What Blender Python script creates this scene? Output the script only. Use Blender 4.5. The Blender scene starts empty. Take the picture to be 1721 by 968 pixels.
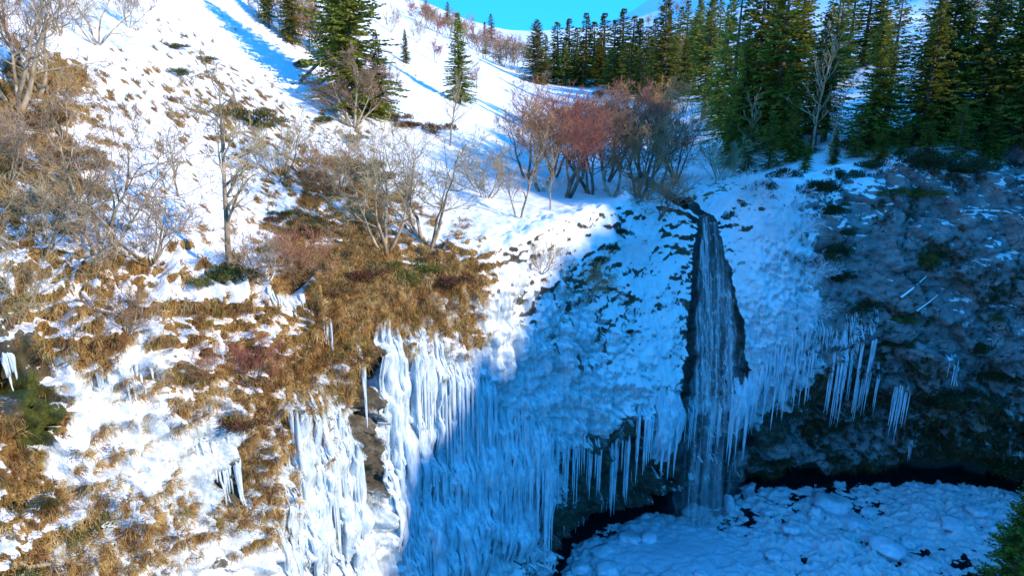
import bpy, bmesh, math, random, time
import numpy as np
from mathutils import Vector, Matrix, Quaternion
from mathutils.bvhtree import BVHTree
T0 = time.time()
random.seed(7); np.random.seed(7)
SC = bpy.context.scene
COL = SC.collection
R = math.radians

# ------------------------------------------------------------------ camera
PITCH = R(17.0)
CAM = np.array([0.0, 0.0, 42.0])
FPX = 1150.0
cam = bpy.data.cameras.new("camera"); cam.sensor_width = 36.0; cam.lens = 36.0 * FPX / 1721.0
cam.clip_start = 0.5; cam.clip_end = 3000.0
camo = bpy.data.objects.new("camera", cam); COL.objects.link(camo)
camo.location = CAM; camo.rotation_euler = (R(90) - PITCH, 0, 0)
SC.camera = camo

# ------------------------------------------------------------------ sky, sun, exposure
SUN_EL = R(24.0)
SUN_AZ = math.atan2(0.90, -0.44)          # direction towards the sun, clockwise from +Y
TO_SUN = Vector((math.sin(SUN_AZ) * math.cos(SUN_EL), math.cos(SUN_AZ) * math.cos(SUN_EL), math.sin(SUN_EL)))
world = bpy.data.worlds.new("World"); SC.world = world; world.use_nodes = True
wn = world.node_tree; wn.nodes.clear()
w_out = wn.nodes.new("ShaderNodeOutputWorld"); w_bg = wn.nodes.new("ShaderNodeBackground")
w_sky = wn.nodes.new("ShaderNodeTexSky"); w_sky.sky_type = 'NISHITA'; w_sky.sun_disc = False
w_sky.sun_elevation = SUN_EL; w_sky.sun_rotation = SUN_AZ
w_sky.altitude = 1300.0; w_sky.air_density = 1.0; w_sky.dust_density = 0.0; w_sky.ozone_density = 4.0
w_gam = wn.nodes.new("ShaderNodeGamma"); w_gam.inputs[1].default_value = 0.12
w_sat = wn.nodes.new("ShaderNodeHueSaturation"); w_sat.inputs["Saturation"].default_value = 2.3
w_tint = wn.nodes.new("ShaderNodeMix"); w_tint.data_type = 'RGBA'; w_tint.blend_type = 'MULTIPLY'
w_tint.inputs[0].default_value = 1.0; w_tint.inputs[7].default_value = (0.20, 2.5, 6.0, 1)
wn.links.new(w_sky.outputs[0], w_gam.inputs[0]); wn.links.new(w_gam.outputs[0], w_sat.inputs['Color'])
wn.links.new(w_sat.outputs[0], w_tint.inputs[6]); wn.links.new(w_tint.outputs[2], w_bg.inputs[0])
wn.links.new(w_bg.outputs[0], w_out.inputs[0]); w_bg.inputs[1].default_value = 0.15
sun = bpy.data.lights.new("sun", 'SUN'); sun.energy = 3.25; sun.angle = R(0.8); sun.color = (1.0, 0.83, 0.62)
suno = bpy.data.objects.new("sun", sun); COL.objects.link(suno)
suno.rotation_euler = TO_SUN.to_track_quat('Z', 'Y').to_euler(); suno.location = (80, -60, 120)
SC.view_settings.view_transform = 'Standard'; SC.view_settings.look = 'None'
SC.view_settings.exposure = 0.82; SC.view_settings.gamma = 1.0; SC.view_settings.use_curve_mapping = False
SC.cycles.max_bounces = 6; SC.cycles.diffuse_bounces = 3; SC.cycles.glossy_bounces = 2
SC.cycles.transmission_bounces = 3; SC.cycles.transparent_max_bounces = 12
SC.cycles.use_denoising = True

# ------------------------------------------------------------------ numeric helpers
CP, SP = math.cos(PITCH), math.sin(PITCH)
def ray(px, py):
    a = (px - 860.5) / FPX; b = (484.0 - py) / FPX
    d = np.array([a, CP + b * SP, -SP + b * CP]); return d
_rng = np.random.RandomState(11)
_G = _rng.normal(size=(256, 3)); _G /= np.linalg.norm(_G, axis=1)[:, None]
_PERM = np.concatenate([_rng.permutation(256)] * 3)
def noise3(P, f=1.0, off=0.0):
    """gradient noise about -0.7..0.7 at points P (n,3); f scalar or 3-vector"""
    Q = P * np.asarray(f, dtype=np.float64) + off * np.array([1.0, 1.7, 2.3])
    I = np.floor(Q).astype(np.int64); F = Q - I
    U = F * F * F * (F * (F * 6 - 15) + 10)
    I &= 255
    res = 0.0
    def g(dx, dy, dz):
        h = _PERM[_PERM[_PERM[(I[:, 0] + dx) & 255] + ((I[:, 1] + dy) & 255)] + ((I[:, 2] + dz) & 255)]
        G = _G[h]
        return G[:, 0] * (F[:, 0] - dx) + G[:, 1] * (F[:, 1] - dy) + G[:, 2] * (F[:, 2] - dz)
    u, v, w = U[:, 0], U[:, 1], U[:, 2]
    x00 = g(0, 0, 0) * (1 - u) + g(1, 0, 0) * u; x10 = g(0, 1, 0) * (1 - u) + g(1, 1, 0) * u
    x01 = g(0, 0, 1) * (1 - u) + g(1, 0, 1) * u; x11 = g(0, 1, 1) * (1 - u) + g(1, 1, 1) * u
    return (x00 * (1 - v) + x10 * v) * (1 - w) + (x01 * (1 - v) + x11 * v) * w
def fbm(P, f, octv=3, gain=0.5, off=0.0):
    a = 1.0; t = 0.0; ff = np.asarray(f, dtype=np.float64)
    for k in range(octv):
        t = t + a * noise3(P, ff, off + k * 13.1); a *= gain; ff = ff * 2.03
    return t
def billow(P, f, octv=3, gain=0.5, off=0.0):
    a = 1.0; t = 0.0; ff = np.asarray(f, dtype=np.float64)
    for k in range(octv):
        t = t + a * (1 - 2.2 * np.abs(noise3(P, ff, off + k * 7.7))); a *= gain; ff = ff * 2.1
    return t
def facets(P, size, seed):
    '''blocky relief: per-cell random step and tilt, and a recess along the joints'''
    rg = np.random.RandomState(seed); tab = rg.rand(4096, 7); Q = P / np.asarray(size, float); I = np.floor(Q).astype(np.int64)
    b1 = np.full(len(P), 1e9); b2 = np.full(len(P), 1e9); hid = np.zeros(len(P), dtype=np.int64); loc = np.zeros((len(P), 3))
    for dx in (-1, 0, 1):
        for dy in (-1, 0, 1):
            for dz in (-1, 0, 1):
                J = I + np.array([dx, dy, dz]); h = ((J[:, 0] * 73856093) ^ (J[:, 1] * 19349663) ^ (J[:, 2] * 83492791)) & 4095
                D = Q - (J + tab[h, :3]); d = (D * D).sum(1); m = d < b1
                b2 = np.where(m, b1, np.minimum(b2, d)); b1 = np.where(m, d, b1); hid[m] = h[m]; loc[m] = D[m]
    pl = (tab[hid, 3] - .5) + ((tab[hid, 4:7] - .5) * 1.6 * loc).sum(1)
    return pl, 1 - sstep(0.0, 0.16, np.sqrt(b2) - np.sqrt(b1))
def sstep(a, b, x):
    t = np.clip((x - a) / (b - a), 0, 1); return t * t * (3 - 2 * t)
def softplus(x, k): return k * np.log1p(np.exp(np.clip(x / k, -30, 30)))

def link_mesh(name, verts, faces, mat, parent=None, smooth=True, loc=None):
    me = bpy.data.meshes.new(name)
    verts = np.asarray(verts, dtype=np.float32)
    if isinstance(faces, np.ndarray):
        k = faces.shape[1]; n = len(faces)
        me.vertices.add(len(verts)); me.vertices.foreach_set("co", verts.ravel())
        me.loops.add(n * k); me.loops.foreach_set("vertex_index", faces.astype(np.int32).ravel())
        me.polygons.add(n); me.polygons.foreach_set("loop_start", np.arange(0, n * k, k, dtype=np.int32))
        me.polygons.foreach_set("loop_total", np.full(n, k, dtype=np.int32))
        me.update(calc_edges=True)
    else:
        me.from_pydata([tuple(v) for v in verts], [], faces); me.update()
    if smooth: me.polygons.foreach_set("use_smooth", np.ones(len(me.polygons), dtype=bool))
    if mat: me.materials.append(mat)
    o = bpy.data.objects.new(name, me); COL.objects.link(o)
    if parent: o.parent = parent
    if loc is not None: o.location = loc
    return o
def empty(name, loc, parent=None):
    o = bpy.data.objects.new(name, None); COL.objects.link(o); o.location = loc; o.empty_display_size = 0.3
    return o
def tag(o, label=None, cat=None, group=None, kind=None):
    if label: o["label"] = label
    if cat: o["category"] = cat
    if group: o["group"] = group
    if kind: o["kind"] = kind
    return o

# ------------------------------------------------------------------ materials
class NT:
    def __init__(s, name):
        s.m = bpy.data.materials.new(name); s.m.use_nodes = True; s.t = s.m.node_tree; s.t.nodes.clear()
        s.out = s.n("ShaderNodeOutputMaterial"); s.b = s.n("ShaderNodeBsdfPrincipled")
        s.l(s.b.outputs[0], s.out.inputs[0])
        s.b.inputs['Roughness'].default_value = 0.8; s.b.inputs['Specular IOR Level'].default_value = 0.3
    def n(s, t, **k):
        x = s.t.nodes.new(t)
        for a, v in k.items(): setattr(x, a, v)
        return x
    def l(s, a, b): s.t.links.new(a, b)
    def setv(s, sock, v):
        if hasattr(v, 'is_output') or isinstance(v, bpy.types.NodeSocket): s.l(v, sock)
        elif isinstance(v, tuple): sock.default_value = (*v, 1) if len(v) == 3 and sock.type == 'RGBA' else v
        else: sock.default_value = v
    def mixc(s, f, a, b, blend='MIX'):
        x = s.n("ShaderNodeMix", data_type='RGBA', blend_type=blend)
        s.setv(x.inputs[0], f); s.setv(x.inputs[6], a); s.setv(x.inputs[7], b); return x.outputs[2]
    def math(s, op, a, b=None, c=None, clamp=False):
        x = s.n("ShaderNodeMath", operation=op, use_clamp=clamp)
        s.setv(x.inputs[0], a)
        if b is not None: s.setv(x.inputs[1], b)
        if c is not None: s.setv(x.inputs[2], c)
        return x.outputs[0]
    def attr(s, name): return s.n("ShaderNodeAttribute", attribute_name=name).outputs['Fac']
    def noise(s, scale, detail=3, rough=0.55, vec=None, dist=0.0):
        x = s.n("ShaderNodeTexNoise"); x.inputs['Scale'].default_value = scale; x.inputs['Detail'].default_value = detail
        x.inputs['Roughness'].default_value = rough; x.inputs['Distortion'].default_value = dist
        if vec is not None: s.l(vec, x.inputs['Vector'])
        return x.outputs[0]
    def pos(s, scale=(1, 1, 1)):
        g = s.n("ShaderNodeNewGeometry"); m = s.n("ShaderNodeMapping"); m.inputs['Scale'].default_value = scale
        s.l(g.outputs['Position'], m.inputs[0]); return m.outputs[0]
    def objpos(s, scale=(1, 1, 1)):
        g = s.n("ShaderNodeTexCoord"); m = s.n("ShaderNodeMapping"); m.inputs['Scale'].default_value = scale
        s.l(g.outputs['Object'], m.inputs[0]); return m.outputs[0]
    def ramp(s, f, stops):
        x = s.n("ShaderNodeValToRGB"); e = x.color_ramp.elements
        while len(e) < len(stops): e.new(0.5)
        for k, (p, c) in enumerate(stops): e[k].position = p; e[k].color = (*c, 1)
        s.l(f, x.inputs[0]); return x.outputs[0]
    def step(s, f, a, b):
        x = s.n("ShaderNodeMapRange", interpolation_type='SMOOTHSTEP'); s.setv(x.inputs[0], f)
        x.inputs[1].default_value = a; x.inputs[2].default_value = b; return x.outputs[0]
    def bump(s, h, strength, dist):
        x = s.n("ShaderNodeBump"); x.inputs['Strength'].default_value = strength; x.inputs['Distance'].default_value = dist
        s.l(h, x.inputs['Height']); s.l(x.outputs[0], s.b.inputs['Normal']); return x

def terrain_material():
    k = NT("snow_grass_rock_ice")
    P = k.pos(); Pv = k.pos((1, 1, 0.35))
    n1 = k.noise(5.0, 4, 0.65, P); n2 = k.noise(1.3, 4, 0.6, P); n3 = k.noise(16, 3, 0.6, P)
    fine = k.math('ADD', k.math('MULTIPLY', n1, 0.55), k.math('MULTIPLY', n3, 0.45))
    def fac(name, amp=0.9, lo=0.42, hi=0.58, nn=fine):
        a = k.attr(name)
        return k.step(k.math('ADD', a, k.math('MULTIPLY', k.math('SUBTRACT', nn, 0.5), amp)), lo, hi)
    # rock
    cn = k.noise(0.30, 3, 0.5, k.pos((1, 1, 0.8)), 0.3); crack = k.step(k.math('ABSOLUTE', k.math('SUBTRACT', cn, 0.5)), 0.001, 0.006)
    cn2 = k.noise(0.22, 3, 0.5, k.pos((0.7, 0.7, 2.6)), 0.2); crack = k.math('MULTIPLY', crack, k.step(k.math('ABSOLUTE', k.math('SUBTRACT', cn2, 0.48)), 0.001, 0.006))
    rock = k.ramp(n2, [(0.3, (0.045, 0.040, 0.030)), (0.5, (0.10, 0.085, 0.055)), (0.7, (0.17, 0.15, 0.11))])
    rock = k.mixc(k.math('MULTIPLY', k.step(n1, 0.55, 0.7), 0.6), rock, (0.045, 0.05, 0.02))
    slabn = k.noise(0.7, 5, 0.6, k.pos((1, 1, 1.6)))
    slab = k.ramp(slabn, [(0.3, (0.11, 0.115, 0.115)), (0.5, (0.225, 0.23, 0.225)), (0.72, (0.35, 0.35, 0.34))])
    slab = k.mixc(crack, (0.05, 0.05, 0.045), slab)
    rock = k.mixc(fac('slab', 0.5), rock, slab)
    wetc = k.ramp(k.noise(2.0, 4, 0.6, Pv), [(0.35, (0.010, 0.010, 0.010)), (0.6, (0.035, 0.033, 0.027)), (0.75, (0.06, 0.06, 0.035))])
    wetf = fac('wet', 0.5)
    rock = k.mixc(wetf, rock, wetc)
    mossf = fac('moss', 0.9)
    moss = k.ramp(n1, [(0.3, (0.03, 0.04, 0.008)), (0.55, (0.065, 0.08, 0.014)), (0.75, (0.15, 0.16, 0.025))])
    rock = k.mixc(mossf, rock, moss)
    # grass
    gn = k.noise(9, 4, 0.7, Pv); gb = k.noise(0.6, 3, 0.6, P)
    grass = k.ramp(gn, [(0.28, (0.06, 0.036, 0.014)), (0.45, (0.20, 0.115, 0.034)), (0.58, (0.38, 0.235, 0.07)), (0.75, (0.56, 0.40, 0.15))])
    grass = k.mixc(k.step(gb, 0.5, 0.68), grass, k.mixc(0.7, grass, (0.17, 0.07, 0.018)))
    grass = k.mixc(k.math('MULTIPLY', k.step(n2, 0.56, 0.7), 0.6), grass, (0.14, 0.13, 0.02))
    c = k.mixc(fac('grass', 0.8), rock, grass)
    # ice and snow
    icef = fac('ice', 0.7, 0.4, 0.6)
    ice = k.ramp(k.noise(5.0, 5, 0.65, k.pos((1, 1, 0.07))), [(0.3, (0.36, 0.44, 0.48)), (0.5, (0.60, 0.68, 0.72)), (0.68, (0.80, 0.84, 0.86))])
    c = k.mixc(icef, c, ice)
    snowf = fac('snow', 1.15, 0.40, 0.60)
    snow = k.ramp(n2, [(0.3, (0.80, 0.83, 0.86)), (0.7, (0.89, 0.90, 0.91))])
    c = k.mixc(snowf, c, snow)
    k.l(c, k.b.inputs['Base Color'])
    r = k.mixc(icef, (0.85,) * 3, (0.32,) * 3); r = k.mixc(wetf, r, (0.25,) * 3); r = k.mixc(snowf, r, (0.75,) * 3)
    k.l(r, k.b.inputs['Roughness'])
    h = k.math('ADD', k.math('MULTIPLY', n1, 0.6), k.math('MULTIPLY', n3, 0.5))
    h = k.math('ADD', h, k.math('MULTIPLY', k.math('MULTIPLY', gn, 0.8), k.math('SUBTRACT', 1.0, snowf)))
    h = k.math('ADD', h, k.math('MULTIPLY', snowf, 0.35))
    k.bump(h, 0.6, 0.20)
    return k.m
M = {}
M['terrain'] = terrain_material()

def simple(name, stops, scale, rough=0.8, det=3, stretch=(1, 1, 1), spec=0.3, bump=0.0, bdist=0.02, objspace=True):
    k = NT(name); P = k.objpos(stretch) if objspace else k.pos(stretch)
    n = k.noise(scale, det, 0.6, P)
    k.l(k.ramp(n, stops), k.b.inputs['Base Color']); k.b.inputs['Roughness'].default_value = rough
    k.b.inputs['Specular IOR Level'].default_value = spec
    if bump: k.bump(n, bump, bdist)
    k.m.diffuse_color = (*stops[len(stops)//2][1], 1)
    return k.m

# ------------------------------------------------------------------ terrain: a sheet swept along the rim of the bowl
RIM = np.array([  # x, y, z of the rim; the rim runs from behind the camera on the left round to behind it on the right
    (-62, -60, 38), (-56, -25, 37), (-46, 0, 36), (-34, 14, 35), (-20.5, 27.5, 33.2), (-9.8, 38.2, 29.6), (-1.6, 46.6, 30.4),
    (5.6, 54.6, 31.6), (11.5, 59.4, 31.6), (17.6, 61.2, 30.6), (23.5, 62.4, 32.4), (32, 63.8, 33.4), (42, 65.2, 34.6), (53, 66.0, 34.8),
    (64, 63.5, 37), (73, 58, 42), (79, 44, 44), (81, 22, 44), (80, -5, 44), (77, -35, 42), (72, -75, 40)], dtype=float)
# how far the face stands out into the bowl, per rim point (columns: metres below the rim)
DD = np.array([0, 3, 6, 10, 14, 18, 22, 26, 31.5, 33.0])
OUT = np.array([
    [0, 2, 4, 6, 8, 10, 12, 14, 16, 18], [0, 2, 4, 6, 8, 10, 12, 14, 16, 18], [0, 2, 3, 5, 7, 9, 10, 12, 14, 16], [0, 1.5, 3, 4, 5, 6, 7, 8, 9, 10],
    [0, 1.6, 3.0, 4.6, 5.8, 6.8, 7.6, 8.6, 9.6, 11], [0, .5, 1.0, 1.5, 2.0, 2.5, 3.0, 3.8, 4.6, 5.5], [0, .6, 1.0, 1.3, 1.6, 1.8, 2.0, 1.8, 1.6, 1.6],
    [0, 1.3, 2.3, 3.0, 3.5, 3.5, 1.9, .3, -.9, -1.4], [0, 1.3, 2.3, 3.2, 3.9, 4.2, 2.6, .6, -1.2, -2.2], [0, .7, 1.4, 2.4, 3.2, 3.7, 1.2, -.6, -1.8, -2.6], [0, 1.4, 2.5, 3.4, 4.0, 3.9, 1.0, -.9, -2.2, -4.4],
    [0, 1.3, 2.4, 3.4, 4.2, 4.0, 1.4, -.7, -1.8, -5], [0, 1.6, 2.8, 3.8, 4.6, 5.0, 3.0, 1.0, -.2, -5], [0, 1.8, 3.0, 4.4, 5.6, 6.4, 5.2, 3.4, 2.0, -4],
    [0, 2.2, 4.2, 6.8, 8.6, 9.6, 9.8, 9.0, 8, 0], [0, 2, 4, 6, 8, 9, 10, 11, 12, 12], [0, 2, 4, 6, 8, 9, 10, 11, 12, 12], [0, 2, 4, 6, 8, 9, 10, 11, 12, 12],
    [0, 2, 4, 6, 8, 9, 10, 11, 12, 12], [0, 2, 4, 6, 8, 9, 10, 11, 12, 12], [0, 2, 4, 6, 8, 9, 10, 11, 12, 12]], dtype=float)
RISE = np.array([12, 12, 12, 12, 12, 12, 10, 7, 5, 3.5, 5, 7, 9, 10, 10, 8, 6, 6, 6, 6, 6], dtype=float)

def catmull(A, t):
    n = len(A); t = np.clip(t, 0, n - 1 - 1e-9); i = np.floor(t).astype(int); f = (t - i)
    g = lambda k: A[np.clip(i + k, 0, n - 1)]
    p0, p1, p2, p3 = g(-1), g(0), g(1), g(2)
    if A.ndim > 1: f = f[:, None]
    return 0.5 * (2 * p1 + (p2 - p0) * f + (2 * p0 - 5 * p1 + 4 * p2 - p3) * f ** 2 + (3 * p1 - p0 - 3 * p2 + p3) * f ** 3)
_tt = np.linspace(0, len(RIM) - 1, 4001); _pp = catmull(RIM, _tt)
_ss = np.concatenate([[0], np.cumsum(np.hypot(*(np.diff(_pp[:, :2], axis=0).T)))])
def t_of_s(s): return np.interp(s, _ss, _tt)
def s_of_t(t): return np.interp(t, _tt, _ss)

def hill(x, y):
    zv = 30.8 + 0.06 * np.clip(y - 62, -40, 330) + 0.06 * np.clip(y - 130, 0, 262) + 0.02 * np.clip(y - 392, 0, 900)
    ax = 17 + 5 * np.sin((y - 60) / 42.0) * sstep(62, 90, y) - 12 * sstep(150, 420, y)      # valley axis
    left = ax - x; right = x - ax
    hl = softplus(left - 13, 4) * (0.46 + 0.12 * sstep(30, 60, left)) * (1 - 0.42 * sstep(120, 330, y)); hl = 85 * np.tanh(hl / 85)
    hr = softplus(right - 6, 2.5) * 0.46
    crest = 15 + 7 * sstep(40, 130, x) + 4 * np.sin(x / 9.0)
    hr_near = crest * np.tanh(hr / crest) * (1 - 0.8 * sstep(130, 270, y))
    far = 62 * sstep(95, 330, y + 0.35 * (x - 60)) * sstep(35, 190, right)
    hr = hr_near + far
    z = zv + hl + hr
    # unseen hill right of the bowl, its crest shaped to cast the bowl's shadow
    xc = np.minimum(x, 106.0)
    zc = np.interp(y + 0.489 * (xc - 90), [-90, -40, -25, -13, -9, 4, 13, 18, 24, 34, 38.5, 41, 44, 46, 49, 56, 66, 80, 125], [40, 46, 52, 59, 65, 69, 71.5, 75, 77, 79.5, 82, 68, 62, 62, 70, 70, 62, 56, 50]) + 0.4956 * (xc - 90) + 2.2 * np.sin(y * 0.9) * np.sin(y * 0.37 + 1) + 1.3 * np.sin(y * 2.3) + 1.0 * np.sin(y * 3.7 + 1) - 0.8 * np.clip(x - 106, 0, 60)
    bx = sstep(76, 101, x) * (1 - sstep(85, 125, y - 0.3 * (x - 90)))
    z = z + bx * (np.where(x > 90, zc, np.maximum(zc, z)) - z)
    return z

def base_surface(S, V, disp=False):
    """S (n,) arc length; V (m,) >0 metres behind the rim, <0 metres below the rim. returns (n,m,3)"""
    t = t_of_s(S); rim = catmull(RIM, t)
    tp = catmull(RIM, t_of_s(S + 3.0)) - catmull(RIM, t_of_s(S - 3.0)); tp = tp[:, :2]; tp /= np.linalg.norm(tp, axis=1)[:, None]
    nrm = np.stack([-tp[:, 1], tp[:, 0]], 1)       # away from the bowl
    out = catmull(OUT, t)                            # (n,10)
    rise = np.interp(t, np.arange(len(RISE)), RISE)
    n, m = len(S), len(V); P = np.zeros((n, m, 3))
    up = V >= 0
    w = V[up]
    X = rim[:, 0:1] + nrm[:, 0:1] * w; Y = rim[:, 1:2] + nrm[:, 1:2] * w
    Hh = hill(X, Y); P[:, up, 0] = X; P[:, up, 1] = Y
    P[:, up, 2] = rim[:, 2:3] + (Hh - rim[:, 2:3]) * (1 - np.exp(-w[None, :] / rise[:, None]))
    d = -V[~up]
    dd = np.minimum(np.maximum(d, 0)[None, :] * (rim[:, 2:3] + 0.8) / 33.0, 33)
    of = np.zeros((n, (~up).sum()))
    for k in range(n): of[k] = np.interp(dd[k], DD, out[k])
    kern = np.array([1, 2, 3, 4, 3, 2, 1.]); kern /= kern.sum()
    of = np.apply_along_axis(lambda a: np.convolve(np.pad(a, 3, mode='edge'), kern, 'valid'), 1, of)
    P[:, ~up, 0] = rim[:, 0:1] - nrm[:, 0:1] * of; P[:, ~up, 1] = rim[:, 1:2] - nrm[:, 1:2] * of
    P[:, ~up, 2] = rim[:, 2:3] - dd
    return P

def quads(n, m):
    i = np.arange(n - 1)[:, None] * m + np.arange(m - 1)[None, :]
    return np.stack([i, i + 1, i + m + 1, i + m], -1).reshape(-1, 4)   # checked below for direction

# columns: fine where the photograph looks, coarse elsewhere
sA, sB = s_of_t(3.45), s_of_t(14.2); sM = s_of_t(7.0)
_s0 = np.concatenate([np.linspace(0, sA - 14, 36, endpoint=False), np.linspace(sA - 14, sA, 30, endpoint=False),
                      np.linspace(sA, sM, int((sM - sA) / 0.103), endpoint=False), np.linspace(sM, sB, int((sB - sM) / 0.14), endpoint=False),
                      np.linspace(sB, sB + 14, 30, endpoint=False), np.linspace(sB + 14, _ss[-1] - 0.01, 70)])
_up = [0.0]; _st = 0.10
while _up[-1] < 620: _up.append(_up[-1] + _st); _st *= 1.0135
_dn = np.linspace(-33.0, -0.11, 280)
VV = np.concatenate([_dn, np.array(_up)]); ROW0 = len(_dn); SS = _s0
BP = base_surface(SS, VV); NS, NV = len(SS), len(VV)
# coarse copy for casting pixels on to the ground
cs, cv = slice(None, None, 3), slice(None, None, 3)
_cp = BP[cs, cv]; _bv = BVHTree.FromPolygons([tuple(p) for p in _cp.reshape(-1, 3)], [tuple(q) for q in quads(_cp.shape[0], _cp.shape[1]).tolist()])
def cast(px, py):
    d = ray(px, py); hit = _bv.ray_cast(Vector(CAM), Vector(d).normalized(), 1500)
    if hit[0] is None: return None
    return np.array(hit[0])
print("sheet", NS, NV, round(time.time() - T0, 1))

# ---- surface cover, painted as soft patches round points on the ground
COVER = {}
def blob(kind, px, py, rx, ry, s=1.0): COVER.setdefault(kind, []).append((px, py, rx, ry, s))
for b in [(90,200,100,90,.75),(60,130,60,60,.6),(40,300,70,50,.6),(150,170,60,30,.5),(20,400,60,50,.4),(410,210,70,50,.6),(560,290,70,28,.7),(620,330,60,30,.6),(330,140,22,8,.6),(300,85,20,8,.5),
          (470,390,60,45,.55),(480,330,40,30,.4),(400,330,60,60,.3),(560,470,80,60,1.1),(640,480,80,60,1.1),(720,500,75,55,1.2),(780,470,40,70,.9),(825,430,25,50,.6),
          (540,600,65,90,1.1),(590,520,60,50,1.1),(440,680,75,90,1.),(420,790,40,60,.9),(410,880,25,40,.9),(480,760,40,60,.8),(130,530,90,50,.55),(250,510,80,40,.55),(330,560,50,50,.35),
          (150,620,40,40,.5),(110,585,36,24,.6),(285,560,40,24,.6),(170,765,24,32,.7),(320,695,44,28,.6),(240,655,40,22,.5),(90,930,60,30,.6),(290,830,22,30,.5),(130,840,40,30,.5),(340,880,30,30,.5),(60,880,60,80,.8),(235,890,45,60,.9),(180,940,60,40,.7),(50,750,40,60,.6),(690,620,14,80,.6),(760,560,40,50,.8),(600,205,60,20,.5),(540,230,60,12,.4),
          (380,470,90,30,.4),(210,470,120,30,.3),(905,460,20,25,.35),(1010,440,25,20,.3),(700,350,80,40,.45),(180,770,30,40,.4),(320,640,60,40,.4),(1370,300,80,60,.3),(1450,600,70,110,.35),(1560,720,110,80,.35),(1650,650,70,90,.3)]: blob('grass', *b)
for b in [(90,200,100,90,.5),(60,130,60,60,.4),(40,300,70,50,.4),(410,210,60,40,.35),(560,290,70,26,.5),(620,330,60,30,.4),(560,470,80,55,.48),(640,480,80,55,.55),(720,500,70,45,.8),(780,470,38,60,.5),(480,390,70,45,.3),
          (540,600,70,100,.8),(590,520,60,50,.7),(440,690,70,90,.6),(420,790,45,60,.7),(410,880,25,40,.8),(620,600,30,90,1),(620,800,40,80,1),(600,880,25,40,.5),(32,690,30,95,1),(60,850,60,80,.6),(235,890,45,60,.8),(170,930,60,40,.5),
          (1600,410,150,105,.75),(1560,600,110,110,.8),(1440,560,80,130,.75),(1400,760,160,70,1.0),(1600,770,160,70,.7),(1020,800,90,95,1.2),(960,880,50,60,.8),(330,640,40,30,.3),
          (700,620,14,80,.7),(1030,920,60,60,.8),(1500,830,260,25,1.2),(800,480,30,70,.4),(350,800,30,50,.4),(110,585,34,22,.5),(285,560,36,20,.5),(170,765,24,32,.6),(320,695,44,26,.5),(240,655,36,18,.4),(90,930,60,26,.5),(290,830,20,28,.5),(130,840,36,28,.45),(340,880,26,28,.5),(960,560,70,80,.45),(930,650,70,60,.35),(700,350,80,40,.25),(600,205,60,18,.3)]: blob('nosnow', *b)
for b in [(560,800,85,190,1.1),(660,700,25,170,1.2),(740,700,55,170,1.),(820,720,60,190,1.),(850,800,85,190,1.1),(960,620,90,110,.8),(700,900,80,90,.9),(100,800,60,90,.7),(300,850,120,90,.9),(250,720,110,80,.6),(180,620,70,40,.5),
          (1290,480,60,140,.9),(1310,620,50,70,.9),(1100,620,50,120,.5),(470,860,50,110,.9),(960,690,80,40,.7),(1270,640,40,60,.9)]: blob('ice', *b)
for b in [(1080,410,60,50,.3),(1090,540,45,150,.8),(1120,640,25,60,.6),(1265,420,50,120,.7),(1300,500,50,60,.5),(1020,460,50,60,.3),(905,420,70,60,.5),(860,520,45,60,.45),(200,740,80,50,.3),(150,690,60,40,.3),(330,920,80,40,.3),
          (640,620,6,10,.3),(480,520,20,20,.3),(350,590,14,40,.6),(960,390,50,40,.5),(1180,270,40,30,.4),(1450,280,120,25,.5),(130,760,50,70,.4),(560,250,60,14,.3)]: blob('addsnow', *b)
for b in [(1600,420,170,110,1.7),(1680,420,100,120,1.2),(1490,390,70,60,1.0),(1560,600,110,110,.9),(1440,380,50,50,.7),(1400,770,140,70,.8),(1680,560,80,110,.7),(1050,850,70,40,.35)]: blob('slab', *b)
for b in [(1190,760,60,60,1.),(1430,560,60,100,.3),(1600,790,150,50,.35),(1500,845,280,18,.8)]: blob('wet', *b)
for b in [(40,690,26,60,1.0),(20,960,60,20,.9),(60,880,50,60,.4),(620,600,26,80,.35),(1640,760,90,80,.4),(1450,600,60,100,.3),(620,480,50,20,.4),(400,480,40,25,.5),(1180,620,30,70,.25),(1560,440,25,20,.6),(120,520,60,30,.35)]: blob('moss', *b)
for b in [(35,690,26,70,.5),(618,600,24,70,1.2),(625,800,32,70,1.3),(700,640,10,60,.6),(375,800,30,50,.7),(1420,780,200,60,.8),(1040,830,90,90,1.),(1560,450,150,110,.8)]: blob('nograss', *b)
for b in [(35,690,26,70,1.0),(625,790,34,75,1.2),(618,600,26,70,1.),(375,800,28,45,.8),(960,600,70,50,.35)]: blob('noice', *b)

flat = BP.reshape(-1, 3)
def paint(kind):
    acc = np.zeros(len(flat)); wob = WOB
    for px, py, rx, ry, s in COVER[kind]:
        c = cast(px, py)
        if c is None: continue
        dist = np.linalg.norm(c - CAM); r = max(rx, ry) * dist / FPX * 3
        idx = NEAR[np.abs(flat[NEAR, 0] - c[0]) < r * 1.2]; idx = idx[np.abs(flat[idx, 1] - c[1]) < r * 1.2]
        D = flat[idx] - c
        f = (c - CAM)[:2]; f = f / np.linalg.norm(f)
        lat = D[:, 0] * f[1] - D[:, 1] * f[0]; dep = D[:, 0] * f[0] + D[:, 1] * f[1]
        a, b2 = rx * dist / FPX, ry * dist / FPX
        q = ((lat / a) + wob[idx, 0]) ** 2 + (D[:, 2] / b2 + wob[idx, 1]) ** 2 + (dep / (3.0 * max(a, b2))) ** 2
        acc[idx] = acc[idx] + s * np.exp(-q * 0.75)
    return acc
NEAR = np.where((np.abs(flat[:, 0]) < 90) & (flat[:, 1] < 150) & (flat[:, 1] > 5))[0]
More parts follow.
